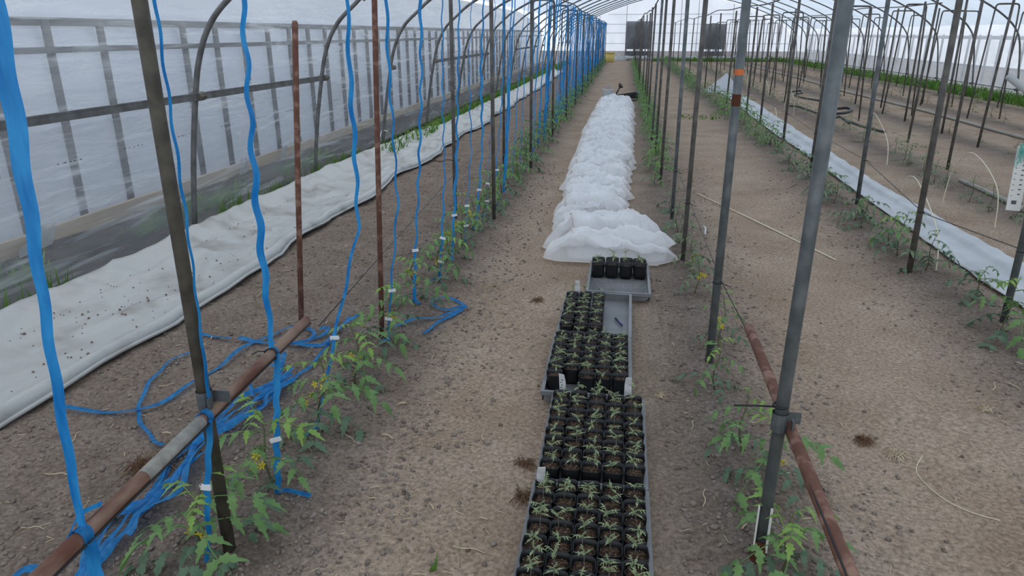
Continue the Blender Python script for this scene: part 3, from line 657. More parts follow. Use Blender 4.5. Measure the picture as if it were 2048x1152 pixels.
# far plants: four shared meshes
def far_mesh(style, seed, h=.30, L=.12, nl=9):
    r_ = random.Random(seed); q = MB(); q.tube([(0, 0, -.02), (.01, 0, h*.5), (0, .01, h)], [.005, .004, .002], 5); az = 0
    for k in range(nl):
        t = .15+.85*k/(nl-1); az += 2.4+r_.uniform(-.4, .4); c = compound(L*(1.1-.4*t), 2, 4, r_, .5, 1.15, .3)
        Rm = R3(r_.uniform(-.3, .3), -(.1+.6*max(0, t-.5)), az); o = np.array([.01*math.sin(t*5), 0, h*t])
        q.add([o+Rm@np.array(v) for v in c.v], c.f)
    return q.mesh('far_plant', style)
FAR = {s: [far_mesh(s, k+i*10, hh, LL, nl) for k in range(4)] for i, (s, hh, LL, nl) in enumerate((('leaf_mid', .34, .16, 11), ('leaf_dark', .32, .16, 11), ('leaf_grey', .30, .13, 8), ('leaf_tan', .26, .11, 7)))}
FARQ = []
def far(x, y, label, group, style, sc=1.0):
    FARQ.append((y, x, label, group, random.choice(FAR[style]), random.random()*6, sc*random.uniform(.85, 1.15)))
def flush_far(limit):
    FARQ.sort(key=lambda t: t[0]); q = {}
    for i, (y, x, label, group, me, rz, sc) in enumerate(FARQ):
        p = (x, y, g1(x, y))
        if i < limit: tag(link('tomato_plant', me, None, p, rz, sc), label, 'plant', group); continue
        m = q.setdefault(me.materials[0].name, MB()); c, s_ = math.cos(rz)*sc, math.sin(rz)*sc
        m.add([(p[0]+c*v.co.x-s_*v.co.y, p[1]+s_*v.co.x+c*v.co.y, p[2]+sc*v.co.z) for v in me.vertices], [tuple(f.vertices) for f in me.polygons])
    me = bpy.data.meshes.new('distant_plants'); V = []; Fc = []; mi = []
    for k, (mt, m) in enumerate(q.items()):
        o = len(V); V += m.v; Fc += [tuple(i+o for i in f) for f in m.f]; mi += [k]*len(m.f); me.materials.append(MAT[mt])
    me.from_pydata(V, [], Fc); me.polygons.foreach_set('material_index', mi); me.update()
    tag(link('distant_plants', me), 'tiny distant tomato plants merging into green lines at the far end', 'plants', kind='stuff')

LP = [1.61, 1.97, 2.41, 2.84, 3.29, 3.86, 4.3, 4.75, 5.2, 5.62, 6.05, 6.5, 6.95, 7.4]
LX = [-1.20, -1.14, -1.15, -1.16, -1.17, -1.19, -1.15] + [-1.17]*7
while LP[-1] < 42: LP.append(LP[-1]+.45); LX.append(-1.16+.03*random.uniform(-1, 1))
labs = {0: 'flowering tomato plant at the foot of thick olive brown pole', 1: 'leaning tomato plant with white clip and loose blue tape tail', 2: 'tomato plant with two yellow flower trusses and knotted blue tape', 3: 'low tomato plant beside the slim red brown rusty pole'}
spec = [dict(h=.30, lean=(.03, -.02), leaves=13, size=1.3), dict(h=.33, lean=(-.06, .02), leaves=12, size=1.25), dict(h=.33, lean=(.02, .0), leaves=12, size=1.25, flowers=2), dict(h=.30, lean=(-.02, .05), leaves=12, size=1.2)]
for i, (x, y) in enumerate(zip(LX, LP)):
    if i < 14: tomato(x, y, labs.get(i, 'young tomato plant clipped to its blue tape in the strung row'), None if i in labs else 'tomato plants in the blue taped row', seed=i+1, **(spec[i] if i < 4 else dict(h=.29+.05*random.random(), leaves=11, size=1.15, lean=(random.uniform(-.04, .08), .02), flowers=i % 2+(i < 9))))
    elif i < 92: far(x+.04*random.uniform(-1, 1), y, 'young tomato plant clipped to its blue tape in the strung row', 'tomato plants in the blue taped row', 'leaf_mid' if random.random() < .7 else 'leaf_dark', 1.1)
PR = [(1560, 1165, .24), (1538, 985, .30), (1478, 905, .26), (1428, 778, .24), (1440, 690, .30), (1393, 590, .26), (1380, 545, .26), (1362, 500, .22), (1352, 465, .26), (1340, 425, .22), (1310, 372, .30), (1301, 345, .30)]
for i, (px, py, h) in enumerate(PR):
    p = gz(px, py); lab = {0: 'light green tomato plant at the rusty foot of thick galvanised pole', 1: 'tomato plant right behind the thick galvanised pole', 2: 'tomato plant with bent stem beside black cable tie end'}.get(i, 'tomato plant in the row beside the seed trays')
    tomato(p[0], p[1], lab, None if i < 3 else 'tomato plants in the row beside the trays', h=h, leaves=(12, 11, 9, 9, 9, 7, 7, 7, 7, 7, 10, 10)[i], size=(1.2, 1.2, 1.0)[i] if i < 3 else .9, seed=50+i, flowers=1 if i in (1, 4, 5, 6) else 0, style='mid' if i < 5 or i > 9 else 'grey', thin=.8)
y = 8.75
while y < 41:
    far(.50+.04*random.uniform(-1, 1), y, 'tomato plant in the row beside the seed trays', 'tomato plants in the row beside the trays', 'leaf_mid', .9); y += .42
P3 = [(2000, 678, .36), (1945, 610, .22), (1850, 545, .30), (1790, 515, .34), (1775, 490, .26), (1722, 458, .28), (1712, 445, .2), (1668, 410, .28), (1645, 390, .28), (1622, 362, .26), (1598, 345, .26), (1578, 328, .26), (1556, 306, .26), (1540, 292, .28)]
for i, (px, py, h) in enumerate(P3):
    p = gz(px, py); lab = {0: 'tall leafy tomato plant at the near edge of the white strip'}.get(i, 'spindly tomato plant beside the bright white strip')
    tomato(p[0], p[1], lab, None if i < 1 else 'tomato plants beside the white strip', h=h, leaves=9, size=1.2 if i else 1.35, seed=80+i, flowers=0, style='mid' if i in (0, 3) else 'grey', thin=.8, lean=(.03, 0))
y = 10.7
while y < 41:
    far(2.12+.06*random.uniform(-1, 1)-.2*(20 < y < 21.5), y, 'spindly tomato plant beside the bright white strip', 'tomato plants beside the white strip', 'leaf_grey' if random.random() < .5 else 'leaf_mid', 1.1); y += .44
P4 = [(2040, 445), (1978, 425), (1940, 404), (1890, 377), (1866, 368), (1846, 350), (1815, 332), (1808, 325), (1790, 305), (1740, 268), (1725, 285), (1700, 258), (1686, 262), (1650, 238), (1640, 232)]
for i, (px, py) in enumerate(P4):
    p = gz(px, py)
    if i < 5: tomato(p[0], p[1], 'sparse tomato plant in the row past the white strip', 'tomato plants past the white strip', h=.27, leaves=7, size=.75, seed=110+i, flowers=0, style='grey', thin=.8)
    else: far(p[0], p[1], 'sparse tomato plant in the row past the white strip', 'tomato plants past the white strip', 'leaf_grey', .9)
y = 15.6
while y < 40:
    far(3.7+.1*random.uniform(-1, 1), y, 'sparse tomato plant in the row past the white strip', 'tomato plants past the white strip', 'leaf_grey', .9); y += .75
for xr, y0, st, sty in ((5.25, 10.6, 1.0, 'leaf_tan'), (7.0, 12.5, .8, 'leaf_tan'), (8.3, 14.5, .9, 'leaf_grey')):
    y = y0
    while y < 40:
        far(xr+.12*random.uniform(-1, 1), y, 'small yellowish plant in far rows near the grass strip', 'plants in the far rows', sty, 1.0 if xr > 6 else .8); y += st*random.uniform(.8, 1.3)

flush_far(295-sum(1 for o in bpy.data.objects if o.name.startswith('tomato_plant')))

# ------------------------------------------------------------------ blue tapes
def tape_path(top, bot, n=40, wav=.004, seed=0, mids=()):
    r_ = random.Random(seed); f1, f2 = (r_.uniform(50, 75) if n > 60 else r_.uniform(20, 40)), r_.uniform(5, 9); a0 = r_.random()*6; out = []
    key = [top]+list(mids)+[bot]; ts = np.linspace(0, 1, len(key)); key = np.array(key)
    for i in range(n+1):
        t = i/n; p = np.array([np.interp(t, ts, key[:, k]) for k in range(3)])
        env = math.sin(math.pi*t)**.4
        out.append(p+env*np.array([wav*math.sin(f1*t+a0)+wav*.75*math.sin(f2*t+a0*2), wav*.8*math.sin(f2*t*1.2+2+a0), 0]))
    return out
def twisted(path, a0, a1, wid, seed=0):
    m = len(path); sd = []; wv = []
    for i in range(m):
        t = i/(m-1); a = a0+(a1-a0)*t; sd.append(np.array([math.cos(a), math.sin(a), 0])); wv.append(wid*(1-.30*math.sin(t*5+seed)-.12*math.sin(t*13+seed*2)))
    return sd, wv
def knot(e, p, s=.016, tail=None):
    q = MB(); q.lathe([(0, -s*.8), (s*.7, -s*.6), (s, 0), (s*.75, s*.6), (0, s*.8)], 10, p, lambda a: 1+.18*math.sin(3*a)); q.build('knot', 'blue_tape', e)
    if tail is not None:
        P = smoothpath([np.array(p), (np.array(p)+np.array(tail))/2+np.array([0, 0, .006]), np.array(tail)], 5); q = MB(); q.strip(P, .024, [np.cross([0, 0, 1.], np.array(tail)-np.array(p))/np.linalg.norm(np.array(tail)-np.array(p))]*len(P), .1); q.build('tail', 'blue_tape', e)
tl = {0: 'wide blue tape knotted around the near part of rusty crossbar', 1: 'thin twisted blue tape looped over crossbar at the olive pole', 2: 'wavy blue tape tied to the crossbar end and clipped to leaning plant', 3: 'blue tape ending in a big knot under the double flowered plant'}
tops = [(-1.05, 1.17), (-1.05, 1.60), (-1.05, 2.0)]
def ribbon(i, x0, y0, bot, wid, tw, wav, label, group, mids=(), clips=(), kn=True, tail=None, parts=True, seed=0, n=110):
    top = (x0, y0, 2.06); path = tape_path(top, bot, n, wav, seed, mids); sd, wv = twisted(path, tw[0], tw[1], wid, seed)
    if not parts:
        q = MB(); q.strip(path, wv, sd, .08); o = q.build('blue_tape', 'blue_tape'); tag(o, label, 'tape', group); return
    e = empty('blue_tape', (0, 0, 0), label, 'tape', group)
    q = MB(); q.strip(path, wv, sd, .10); q.build('tape', 'blue_tape', e)
    q = MB(); q.tube([(x0+.014*math.cos(a), y0, 2.06+.014*math.sin(a)) for a in np.linspace(0, 6.3, 10)], .006, 5); q.build('top_knot', 'blue_tape', e)
    if kn: knot(e, bot, .014, tail)
    for c in clips:
        k = int(c*(len(path)-1)); p = path[k]; q = MB(); q.box((p[0]+.003, p[1]-.004, p[2]), (.019, .0035, .0075), R3(0, random.uniform(-.25, .25), 0)); q.build('clip', 'clip', e, False)
    return e
# A: to the near end of the crossbar, then hanging below it
zb = .545
e = ribbon(0, -1.05, 1.17, (-1.112, 1.12, zb), .028, (.25, .05), .003, tl[0], None, kn=False, seed=3)
def wrap(e, y, w_=.03, x=-1.112, z=.52):
    x = -1.098-.05*(y-.55)/1.81
    q = MB(); A = np.linspace(0, 2*math.pi, 22); q.strip([(x+.0225*math.cos(a), y+.006*math.sin(a), z+.0225*math.sin(a)) for a in A], w_, [np.array([0, 1., 0])]*len(A), .05); q.build('wrap', 'blue_tape', e)
wrap(e, 1.11)
q = MB(); P = tape_path((-1.09, 1.105, .515), (-1.10, 1.12, .06), 20, .004, 9); q.strip(P, .03, [np.array([.95, .3, 0])]*len(P), .1); q.build('loose_end', 'blue_tape', e)
q = MB(); P = smoothpath([(-1.128, 1.10, .535), (-1.14, 1.15, .548), (-1.125, 1.2, .543)], 5); q.strip(P, .016, [np.array([.3, 0, .9])]*len(P), 0); q.build('loop', 'blue_tape', e)
e = ribbon(1, -1.05, 1.60, (-1.125, 1.655, zb), .011, (.9, 1.3), .003, tl[1], None, kn=False, seed=5); wrap(e, 1.62, .024)
bp_ = (-1.185, 1.60, g1(-1.185, 1.6)+.01)
q = MB(); P = tape_path((-1.106, 1.61, .525), bp_, 20, .003, 12); q.strip(P, .018, [np.array([.95, .25, 0])]*len(P), .1); q.build('lower_tape', 'blue_tape', e); p = P[9]
q = MB(); q.box((p[0], p[1]-.004, p[2]), (.016, .004, .008)); q.build('clip', 'clip', e, False)
e = ribbon(2, -1.05, 2.0, (-1.137, 2.055, zb), .017, (.5, .9), .007, tl[2], None, kn=False, seed=7); wrap(e, 2.06, .012)
q = MB(); P = tape_path((-1.118, 2.05, .525), (-1.13, 1.96, g1(-1.13, 1.96)+.012), 20, .004, 15); q.strip(P, .022, [np.array([.97, .2, 0])]*len(P), .1); q.build('lower_tape', 'blue_tape', e); p = P[12]
q = MB(); q.box((p[0]-.002, p[1]-.006, p[2]), (.02, .004, .0075), R3(0, -.35, 0)); q.build('clip', 'clip', e, False)
q = MB(); a_ = onground(572, 985, .012); b_ = onground(622, 992, .012); q.strip(smoothpath([P[-1], a_, b_], 6), .02, [np.array([.1, .9, .2])]*13, .1); q.build('tail', 'blue_tape', e)
for i in range(3, len(LP)):
    if i > 88: break
    y = LP[i]; x = LX[i]; near = i < 12
    wid = random.choice([.006, .010, .013, .016, .020]) if i > 3 else .018
    a0 = random.uniform(-.2, 1.4); a1 = random.uniform(-.2, .7)
    yt = y+random.uniform(-.05, .05) if i > 8 else y
    z0 = g1(x, y)
    if near:
        mids = [(-1.075+random.uniform(-.02, .02), y, 1.35), (-1.10+random.uniform(-.03, .03), y+.02, .75)]
        bot = (x+.02, y-.02, z0+.03); tail = onground(605, 880, .008) if i == 3 else (bot[0]+random.uniform(-.07, .04), bot[1]-.03, z0+.02)
        if i == 3: bot = tuple(onground(634, 858, .03)); 
        ribbon(i, -1.05, y, bot, wid, (a0, a1), .006, tl.get(i, 'blue tape hanging from top pipe down to a clipped tomato plant'), None if i in tl else 'blue tapes of the strung row', mids, (.86,) if i % 2 else (.88, .95), True, tail, True, i)
    else:
        ribbon(i, -1.06+random.uniform(-.02, .02), yt, (x+random.uniform(-.05, .05), y+random.uniform(-.1, .1), z0+.05), wid*1.15, (a0, a1), .006, 'blue tape hanging from top pipe down to a clipped tomato plant', 'blue tapes of the strung row', (), (), False, None, False, i, 14)
        if i > 26:
            ribbon(i, -1.08+random.uniform(-.02, .02), yt+.2, (x+random.uniform(-.06, .06), y+.2, z0+.05), wid*1.1, (a0+.6, a1), .006, 'blue tape hanging from top pipe down to a clipped tomato plant', 'blue tapes of the strung row', (), (), False, None, False, i+200, 10)
# loose tape on the soil
def ground_tape(pix, label, wid=.022, lift=.012, wavy=0.0, group=None, z=None, seed=0, n=7, tilt=.25):
    pts = [onground(px, py, lift) for px, py in pix] if z is None else [gz(px, py, zz) for (px, py), zz in zip(pix, z)]
    P = smoothpath(pts, n); m = len(P); r_ = random.Random(seed); sd = []; ph = r_.random()*6; out = []
    for i in range(m):
        t = P[min(i+1, m-1)]-P[max(i-1, 0)]; t = t/max(np.linalg.norm(t), 1e-9); s_ = np.cross([0, 0, 1.], t); s_ /= max(np.linalg.norm(s_), 1e-6)
        a = tilt*math.sin(i*.33+ph); sd.append(s_*math.cos(a)+np.array([0, 0, 1.])*math.sin(a))
        out.append(P[i]+s_*wavy*math.sin(i*.8+ph)+np.array([0, 0, 1.])*(.004*math.sin(i*.5+ph)+.006))
    q = MB(); q.strip(out, wid, sd, .12); o = q.build('loose_tape', 'blue_tape'); tag(o, label, 'tape', group); return o
ground_tape([(122, 812), (200, 823), (270, 820), (330, 796), (385, 758), (440, 725), (490, 692), (560, 660), (602, 652), (628, 664), (618, 678), (585, 690)], 'long loose blue tape curving over bare soil behind the crossbar', .022, seed=1)
ground_tape([(378, 700), (335, 720), (303, 758), (280, 800), (277, 832), (300, 868), (326, 892)], 'twisted blue tape bowed out towards the white sheet', .018, wavy=.004, seed=2)
ground_tape([(392, 664), (430, 671), (462, 675)], 'short blue tape scrap near the edge of white sheet', .022, seed=3)
ground_tape([(478, 676), (530, 684), (585, 688), (640, 690), (660, 688)], 'flat doubled blue tape lying by the rusty stake foot', .03, seed=4)
ground_tape([(640, 662), (655, 655), (650, 668), (622, 675), (600, 684), (568, 686)], 'small coiled blue tape loop at the rusty stake foot', .024, seed=14)
ground_tape([(700, 636), (680, 655), (655, 690), (620, 730), (585, 752), (545, 790), (505, 815), (470, 845), (440, 862)], 'crinkled blue tape running from crossbar end along the row', .018, wavy=.004, seed=5)
bund = [(163, 1165), (200, 1100), (240, 1045), (285, 1003), (330, 962), (356, 925), (402, 876), (450, 838), (500, 801), (540, 770), (578, 740)]
for k in range(6):
    r_ = random.Random(k+30); off = (k-2.5)
    pix = [(px+off*7*(1 if j % 3 else -.3)+r_.uniform(-8, 8), py+off*5+r_.uniform(-7, 7)) for j, (px, py) in enumerate(bund)]
    if k > 3: pix = pix[2:]
    ground_tape(pix, 'bunched blue tape strand piled on soil under the crossbar', .024, .012+.009*k, wavy=.004, group='blue tape strands under the crossbar', seed=20+k, tilt=.7)
ground_tape([(24, 1146), (55, 1131), (92, 1132)], 'short blue tape end poking out left of near crossbar', .03, seed=6)
ground_tape([(410, 905), (375, 920), (352, 945), (300, 985), (248, 1010)], 'curled blue tape running from lower tape into the strands', .024, .05, seed=8, tilt=.6)
ground_tape([(568, 702), (560, 725), (530, 728), (500, 750), (505, 785)], 'looped blue tape below the cable tie of crossbar', .024, .06, seed=9, tilt=.8)
ground_tape([(930, 608), (902, 597), (870, 602), (866, 614), (890, 619), (932, 611), (905, 622), (880, 632), (845, 640), (812, 652), (785, 662)], 'coiled blue tape loop out on bare path', .022, .014, seed=10)
ground_tape([(846, 670), (868, 652), (893, 634), (928, 614)], 'doubled blue tape end lying off the coiled loop', .026, .01, seed=11)
ground_tape([(640, 690), (670, 668), (700, 640), (720, 628)], 'blue tape slanting up between third and fourth taped plants', .02, .04, seed=12)

# ------------------------------------------------------------------ seed trays and pots
def tray(x0, x1, y0, y1, label, rz=0.0, lattice=False, h=.045, bottom_mat='tray_grey'):
    cx_, cy = (x0+x1)/2, (y0+y1)/2; hx, hy = (x1-x0)/2, (y1-y0)/2; zg = .018
    e = empty('seed_tray', (cx_, cy, zg), label, 'tray', None, rz)
    q = MB(); t = .0025
    q.box((0, hy-t, h/2), (hx, t, h/2)); q.box((0, -hy+t, h/2), (hx, t, h/2)); q.box((hx-t, 0, h/2), (t, hy, h/2)); q.box((-hx+t, 0, h/2), (t, hy, h/2)); q.build('wall', 'tray_grey', e, False)
    q = MB(); r = .0075
    q.box((0, hy, h), (hx+r, r, .003)); q.box((0, -hy, h), (hx+r, r, .003)); q.box((hx, 0, h), (r, hy-r, .003)); q.box((-hx, 0, h), (r, hy-r, .003))
    q.box((0, -hy-r, h-.008), (hx+r, .0015, .009)); q.box((hx+r, 0, h-.008), (.0015, hy, .009)); q.box((-hx-r, 0, h-.008), (.0015, hy, .009)); q.build('rim', 'tray_grey', e, False)
    if not lattice:
        q = MB(); q.box((0, 0, .002), (hx-.003, hy-.003, .002)); q.build('base', bottom_mat, e, False)
    else:
        q = MB(); st = .026; n = int((hx+hy)*2/st)+2; bx, by = hx-.02, hy-.02
        for sgn in (-1, 1):
            for k in range(-n, n):
                c = k*st   # line y = sgn*x*1.0 + c clipped to the floor rectangle
                pts = []
                for xv in (-bx, bx):
                    yv = sgn*xv+c
                    if -by <= yv <= by: pts.append((xv, yv))
                for yv in (-by, by):
                    xv = sgn*(yv-c)
                    if -bx < xv < bx: pts.append((xv, yv))
                if len(pts) >= 2: q.tube([(*pts[0], .004), (*pts[1], .004)], .0042, 4)
        for a, b in (((0, by+.008, .004), (hx, .01, .003)), ((0, -by-.008, .004), (hx, .01, .003)), ((bx+.008, 0, .004), (.01, hy, .003)), ((-bx-.008, 0, .004), (.01, hy, .003))): q.box(a, b)
        q.build('lattice_base', 'tray_grey', e, False)
    return e
tray(-.235, .150, 1.49, 2.105, 'grey seed tray full of potted seedlings with a white tag in its far corner', 0.0)
tray(-.230, .148, 2.125, 2.760, 'grey seed tray between two full trays with two white tags behind', .0)
tray(-.285, .098, 2.785, 3.415, 'grey seed tray whose front corner juts out towards path', 0.0)
tray(-.275, .103, 3.44, 4.08, 'half filled grey seed tray with a pen on its empty side', -.01, bottom_mat='tray_grey')
tray(-.155, .222, 4.11, 4.72, 'grey lattice bottomed tray with eight pots in front of white net', .0, True)
sq = lambda a: 1.0/((abs(math.cos(a))**4.5+abs(math.sin(a))**4.5)**(1/4.5))*.92
pot_me = [MB().lathe([(.0, .001), (.032, .001), (.0355, .02), (.0385, .074), (.0395, .078), (.0378, .077), (.0345, .055)], 20, (0, 0, 0), (lambda a, k=k: sq(a)*(1+.025*math.sin(3*a+k*2)))).mesh('pot', 'pot_black') for k in range(3)]
def soil_me(k):
    n = 14; q = MB(); vs = [(0, 0, .064)]; r_ = random.Random(k+3)
    for ring, rr in enumerate((.013, .025, .0335)):
        for j in range(n): a = 2*math.pi*j/n; s_ = sq(a); vs.append((rr*s_*math.cos(a), rr*s_*math.sin(a), (.064, .061, .056)[ring]+.004*r_.random()))
    fs = [(0, 1+j, 1+(j+1) % n) for j in range(n)]+[(1+g*n+j, 1+(g+1)*n+j, 1+(g+1)*n+(j+1) % n, 1+g*n+(j+1) % n) for g in (0, 1) for j in range(n)]
    q.add(vs, fs); me = q.mesh('potting_soil', 'pot_soil')
    return me
soil_ms = [soil_me(k) for k in range(4)]
def perl_me(k):
    r_ = random.Random(k+70); q = MB()
    for j in range(9+5*k):
        a = r_.random()*6.28; rr = .03*r_.random()**.6; s_ = .0008+.0012*r_.random()**2; q.lathe([(0, s_), (s_, 0), (0, -s_*.5)], 5, (rr*math.cos(a), rr*math.sin(a), .0655))
    return q.mesh('perlite', 'perlite')
perl_ms = [perl_me(k) for k in range(4)]
def lance(L, W, mt, droop=.2, up=.5):
    q = MB(); leaflet(q, np.zeros(3), R3(0, -up, 0), L, W, 5, .3, droop); return q.mesh('leaf', mt)
coty = [lance(.036, .0046, 'seed_leaf', .1+.15*k, .65-.2*k) for k in range(3)]
true_l = [compound(.017+.003*k, 2, 4, rp, .3, 1.2, .25, True).mesh('leaf', 'seed_leaf') for k in range(4)]
stems = [MB().tube([(0, 0, .055), (.002*k, .001, .085), (.003*k-.003, .002, .108+.008*k)], [.0014, .0012, .001], 5).mesh('stem', 'stem_pale') for k in range(4)]
def seedling_pot(x, y, label, group, z=.022, seed=0, small=1.0, plant=True, big=1.0):
    r_ = random.Random(seed); e = empty('potted_seedling', (x, y, z), label, 'seedling', group, r_.uniform(-.08, .08)); e.scale = (big, big, big)
    link('pot', pot_me[seed % 3], e)
    so = link('potting_soil', soil_ms[seed % 4], e, None, r_.choice([0, math.pi/2, math.pi]))
    po = link('perlite', perl_ms[(seed*7) % 4], so); tag(po, kind='stuff')
    if not plant: return
    k = r_.randrange(4); st = link('seedling', stems[k], e, (r_.uniform(-.007, .007), r_.uniform(-.007, .007), 0), r_.random()*6.28, 1); st.scale = (1, 1, small)
    st.rotation_euler.x = r_.uniform(-.06, .06)
    topz = .104+.008*k; a = r_.random()*6.28
    for j in range(2):
        o = link('leaf', r_.choice(coty), st, (.002*k-.001, .001, topz-.012), a+j*math.pi+r_.uniform(-.3, .3)); s = r_.uniform(.85, 1.15); o.scale = (s, s, s)
    nl = r_.choice([2, 2, 3, 3])
    for j in range(nl):
        o = link('leaf', r_.choice(true_l), st, (.003*k-.003, .002, topz-.002*(nl-j)), a+1.57+j*2.2+r_.uniform(-.3, .3)); s = r_.uniform(.8, 1.25)*(.75 if j > 2 else 1); o.scale = (s, s, s); o.rotation_euler.y = -(.25+.35*(j > 1)+r_.uniform(-.15, .25))
sd_ = 0
def pots(x0, y0, cols, rows, dx, dy, label, group, skip=(), z=.022, big=1.0):
    global sd_
    for r in range(rows):
        for c in range(cols):
            if (c, r) in skip: continue
            sd_ += 1; seedling_pot(x0+c*dx+random.uniform(-.002, .002), y0+r*dy+random.uniform(-.003, .003), label, group, z+random.uniform(0, .004), sd_, random.uniform(.8, 1.12), True, big)
pots(-.195, 1.535, 5, 8, .0755, .0738, 'seedling in a black pot in the tray next to thick galvanised pole', 'pots in the frontmost full tray')
pots(-.193, 2.180, 5, 8, .0755, .0745, 'seedling in a black pot in the full tray behind the first tag', 'pots in the middle full tray')
pots(-.243, 2.90, 5, 7, .074, .0750, 'seedling in a black pot in the tray with the jutting corner', 'pots in the tray with the jutting corner', skip=((1, 0),))
pots(-.235, 3.485, 3, 7, .0780, .0780, 'seedling in a black pot in the half filled tray', 'pots in the half filled tray')
pots(-.103, 4.50, 4, 2, .0905, .0915, 'black pot with seedling in lattice tray before the white net', 'pots in the lattice tray', z=.03, big=1.2)
# white name tags and the pen
def name_tag(x, y, label, rz, tilt=.3, h=.075, z=.07):
    e = empty('plant_tag', (x, y, z), label, 'tag', None, rz); e.scale = (1.25, 1.25, 1.25); q = MB(); q.add([(-.011, 0, -.03), (.011, 0, -.03), (.012, -.004, h*.6), (.010, -.012, h), (-.010, -.012, h), (-.012, -.004, h*.6), (-.011, .0015, -.03), (.011, .0015, -.03), (.012, -.0025, h*.6), (.010, -.0105, h), (-.010, -.0105, h), (-.012, -.0025, h*.6)], [(0, 1, 2, 5), (5, 2, 3, 4), (7, 6, 11, 8), (8, 11, 10, 9), (0, 6, 7, 1), (1, 7, 8, 2), (2, 8, 9, 3), (3, 9, 10, 4), (4, 10, 11, 5), (5, 11, 6, 0)])
    q.build('blade', 'clip', e, False); e.rotation_euler.x = tilt
    return e
name_tag(-.215, 2.085, 'white plant tag at the corner between the two full trays', .25, .15)
t1 = name_tag(-.195, 2.78, 'white plant tag with dark writing beside an empty tray corner', -.35, .05)
q = MB()
for j in range(4): q.box((-.003+.004*(j % 2), -.008, .02+.010*j), (.003, .0006, .0012), R3(0, .3, 0))
q.build('writing', 'ink', t1, False)
name_tag(.085, 2.79, 'white plant tag standing in right hand corner pot of the middle tray', .1, .05)
name_tag(-.21, 4.02, 'white plant tag at the far end of the half filled tray', -.1, .0)
pn = empty('marker_pen', (.06, 3.66, .034), 'dark blue marker pen lying on the empty side of the tray', 'pen', None, .35); q = MB(); q.tube([(0, 0, 0), (0, .075, 0)], .005, 8); q.build('barrel', 'pen_blue', pn); q = MB(); q.tube([(0, .075, 0), (0, .11, 0)], .0058, 8); q.build('cap', 'hose_black', pn)

# ------------------------------------------------------------------ white crop net heaped over the far trays
def net():
    rdg = lambda n_, k_: np.clip(1-np.abs(n_)*k_, 0, 1)
    ky = [4.8, 4.95, 5.2, 5.45, 5.75, 6.1, 6.5, 7.5, 8.6, 11, 14.5, 16.6, 17.3]
    kl = [-.40, -.51, -.49, -.47, -.50, -.51, -.52, -.54, -.57, -.58, -.56, -.53, -.42]
    kr = [.28, .43, .39, .30, .17, .08, .09, .13, .15, .18, .23, .23, .14]
    e = empty('crop_net', (0, 0, 0), 'long crumpled heap of white crop net covering the far trays on the path', 'net')
    def gathers(name, yk, hk, v0, v1, over, seed, nv=100, nt=44, tuck=.5):
        """net pushed together along its length: every gather rises, leans over and dives under the next"""
        N_ = len(yk)-1; t = np.linspace(0, N_, N_*nt+1); V, T = np.meshgrid(np.linspace(v0, v1, nv), t)
        Y0 = np.interp(T, np.arange(N_+1), yk); sp = np.interp(T, np.arange(N_)+.5, np.diff(yk)); H = np.interp(T, np.arange(N_)+.5, hk)
        L = np.interp(Y0, ky, kl); R_ = np.interp(Y0, ky, kr)
        ph = .55*fbm(V*1.1+3, T*.55, 300+seed, 2)*2.2+.10*V*V
        fade = np.clip(T*5, 0, 1)*np.clip((N_-T)*3, 0, 1)
        A = 2*math.pi*(T+ph*fade)
        big = .5-.5*np.cos(A); sub = rdg(fbm(V*2.1+T*.3, T*2.3, 310+seed, 2), 5); sub2 = rdg(fbm(V*5+7, T*4.2, 320+seed, 2), 5); sub3 = rdg(fbm(V*11, T*8.5, 325+seed, 1), 5)
        edge = (1-np.abs(V)**5).clip(0, 1)**.7
        Z = H*edge*fade*(.22+.78*big*(.55+.45*vnoise(V*1.7, T*1.1, 330+seed)))+edge*fade*(.052*sub+.032*sub2+.014*sub3)*(.45+.55*big)+.014
        Y = Y0+over*sp*np.sin(A)*edge*fade-.5*sp*(sub-.5)*.35*edge*fade+.10*fbm(V*3, T*1.5, 340+seed, 2)*fade
        scal = .035*np.cos(A+2.2*np.sign(V))+.13*fbm(T*1.4+40*(V > 0), V*0+seed, 350, 3)
        X = (L+R_)/2+(R_-L)/2*V+np.sign(V)*scal*np.abs(V)**2+.10*fbm(V*2.5, T*2, 360+seed, 2)*edge
        Z = Z+np.maximum(gh(X, Y), 0)
        grid(name, X, Y, Z, 'net', e)
        for side in (0, -1):
            q = MB(); P = [(X[i, side], Y[i, side], Z[i, side]+.003) for i in range(0, len(t), 3)]; q.tube(P, .0032, 4); q.build('hem', 'net_hem', e)
        P = [(X[0, j], Y[0, j], Z[0, j]+.003) for j in range(nv)]; q = MB(); q.tube(P, .0035, 4); q.build('hem', 'net_hem', e)
    yk = [4.83, 5.15, 5.62, 5.9]; hk = [.13, .20, .10]
    d = .34
    while yk[-1]+d < 17.25: yk.append(yk[-1]+d); hk.append(.105+.0045*yk[-1]+.03*rng.random()); d = (.30+.012*yk[-1])*(.8+.4*rng.random())
    gathers('net', yk, hk, -1, 1, .36, 0)
    gathers('net_fold', [4.92, 5.2, 5.50, 5.66], [.17, .23, .12], -.62, .93, .30, 3, 70, 40)
    yk2 = [6.0]; hk2 = []
    while yk2[-1] < 16.5: yk2.append(yk2[-1]+(.34+.014*yk2[-1])*(.8+.5*rng.random())); hk2.append(.13+.006*yk2[-1]+.03*rng.random())
    gathers('net_fold', yk2, hk2, -.8, .86, .33, 6, 80, 36)
    q = MB(); q.box((.03, 6.5, .235), (.02, .004, .022)); q.build('white_clip', 'clip', e, False)
net()
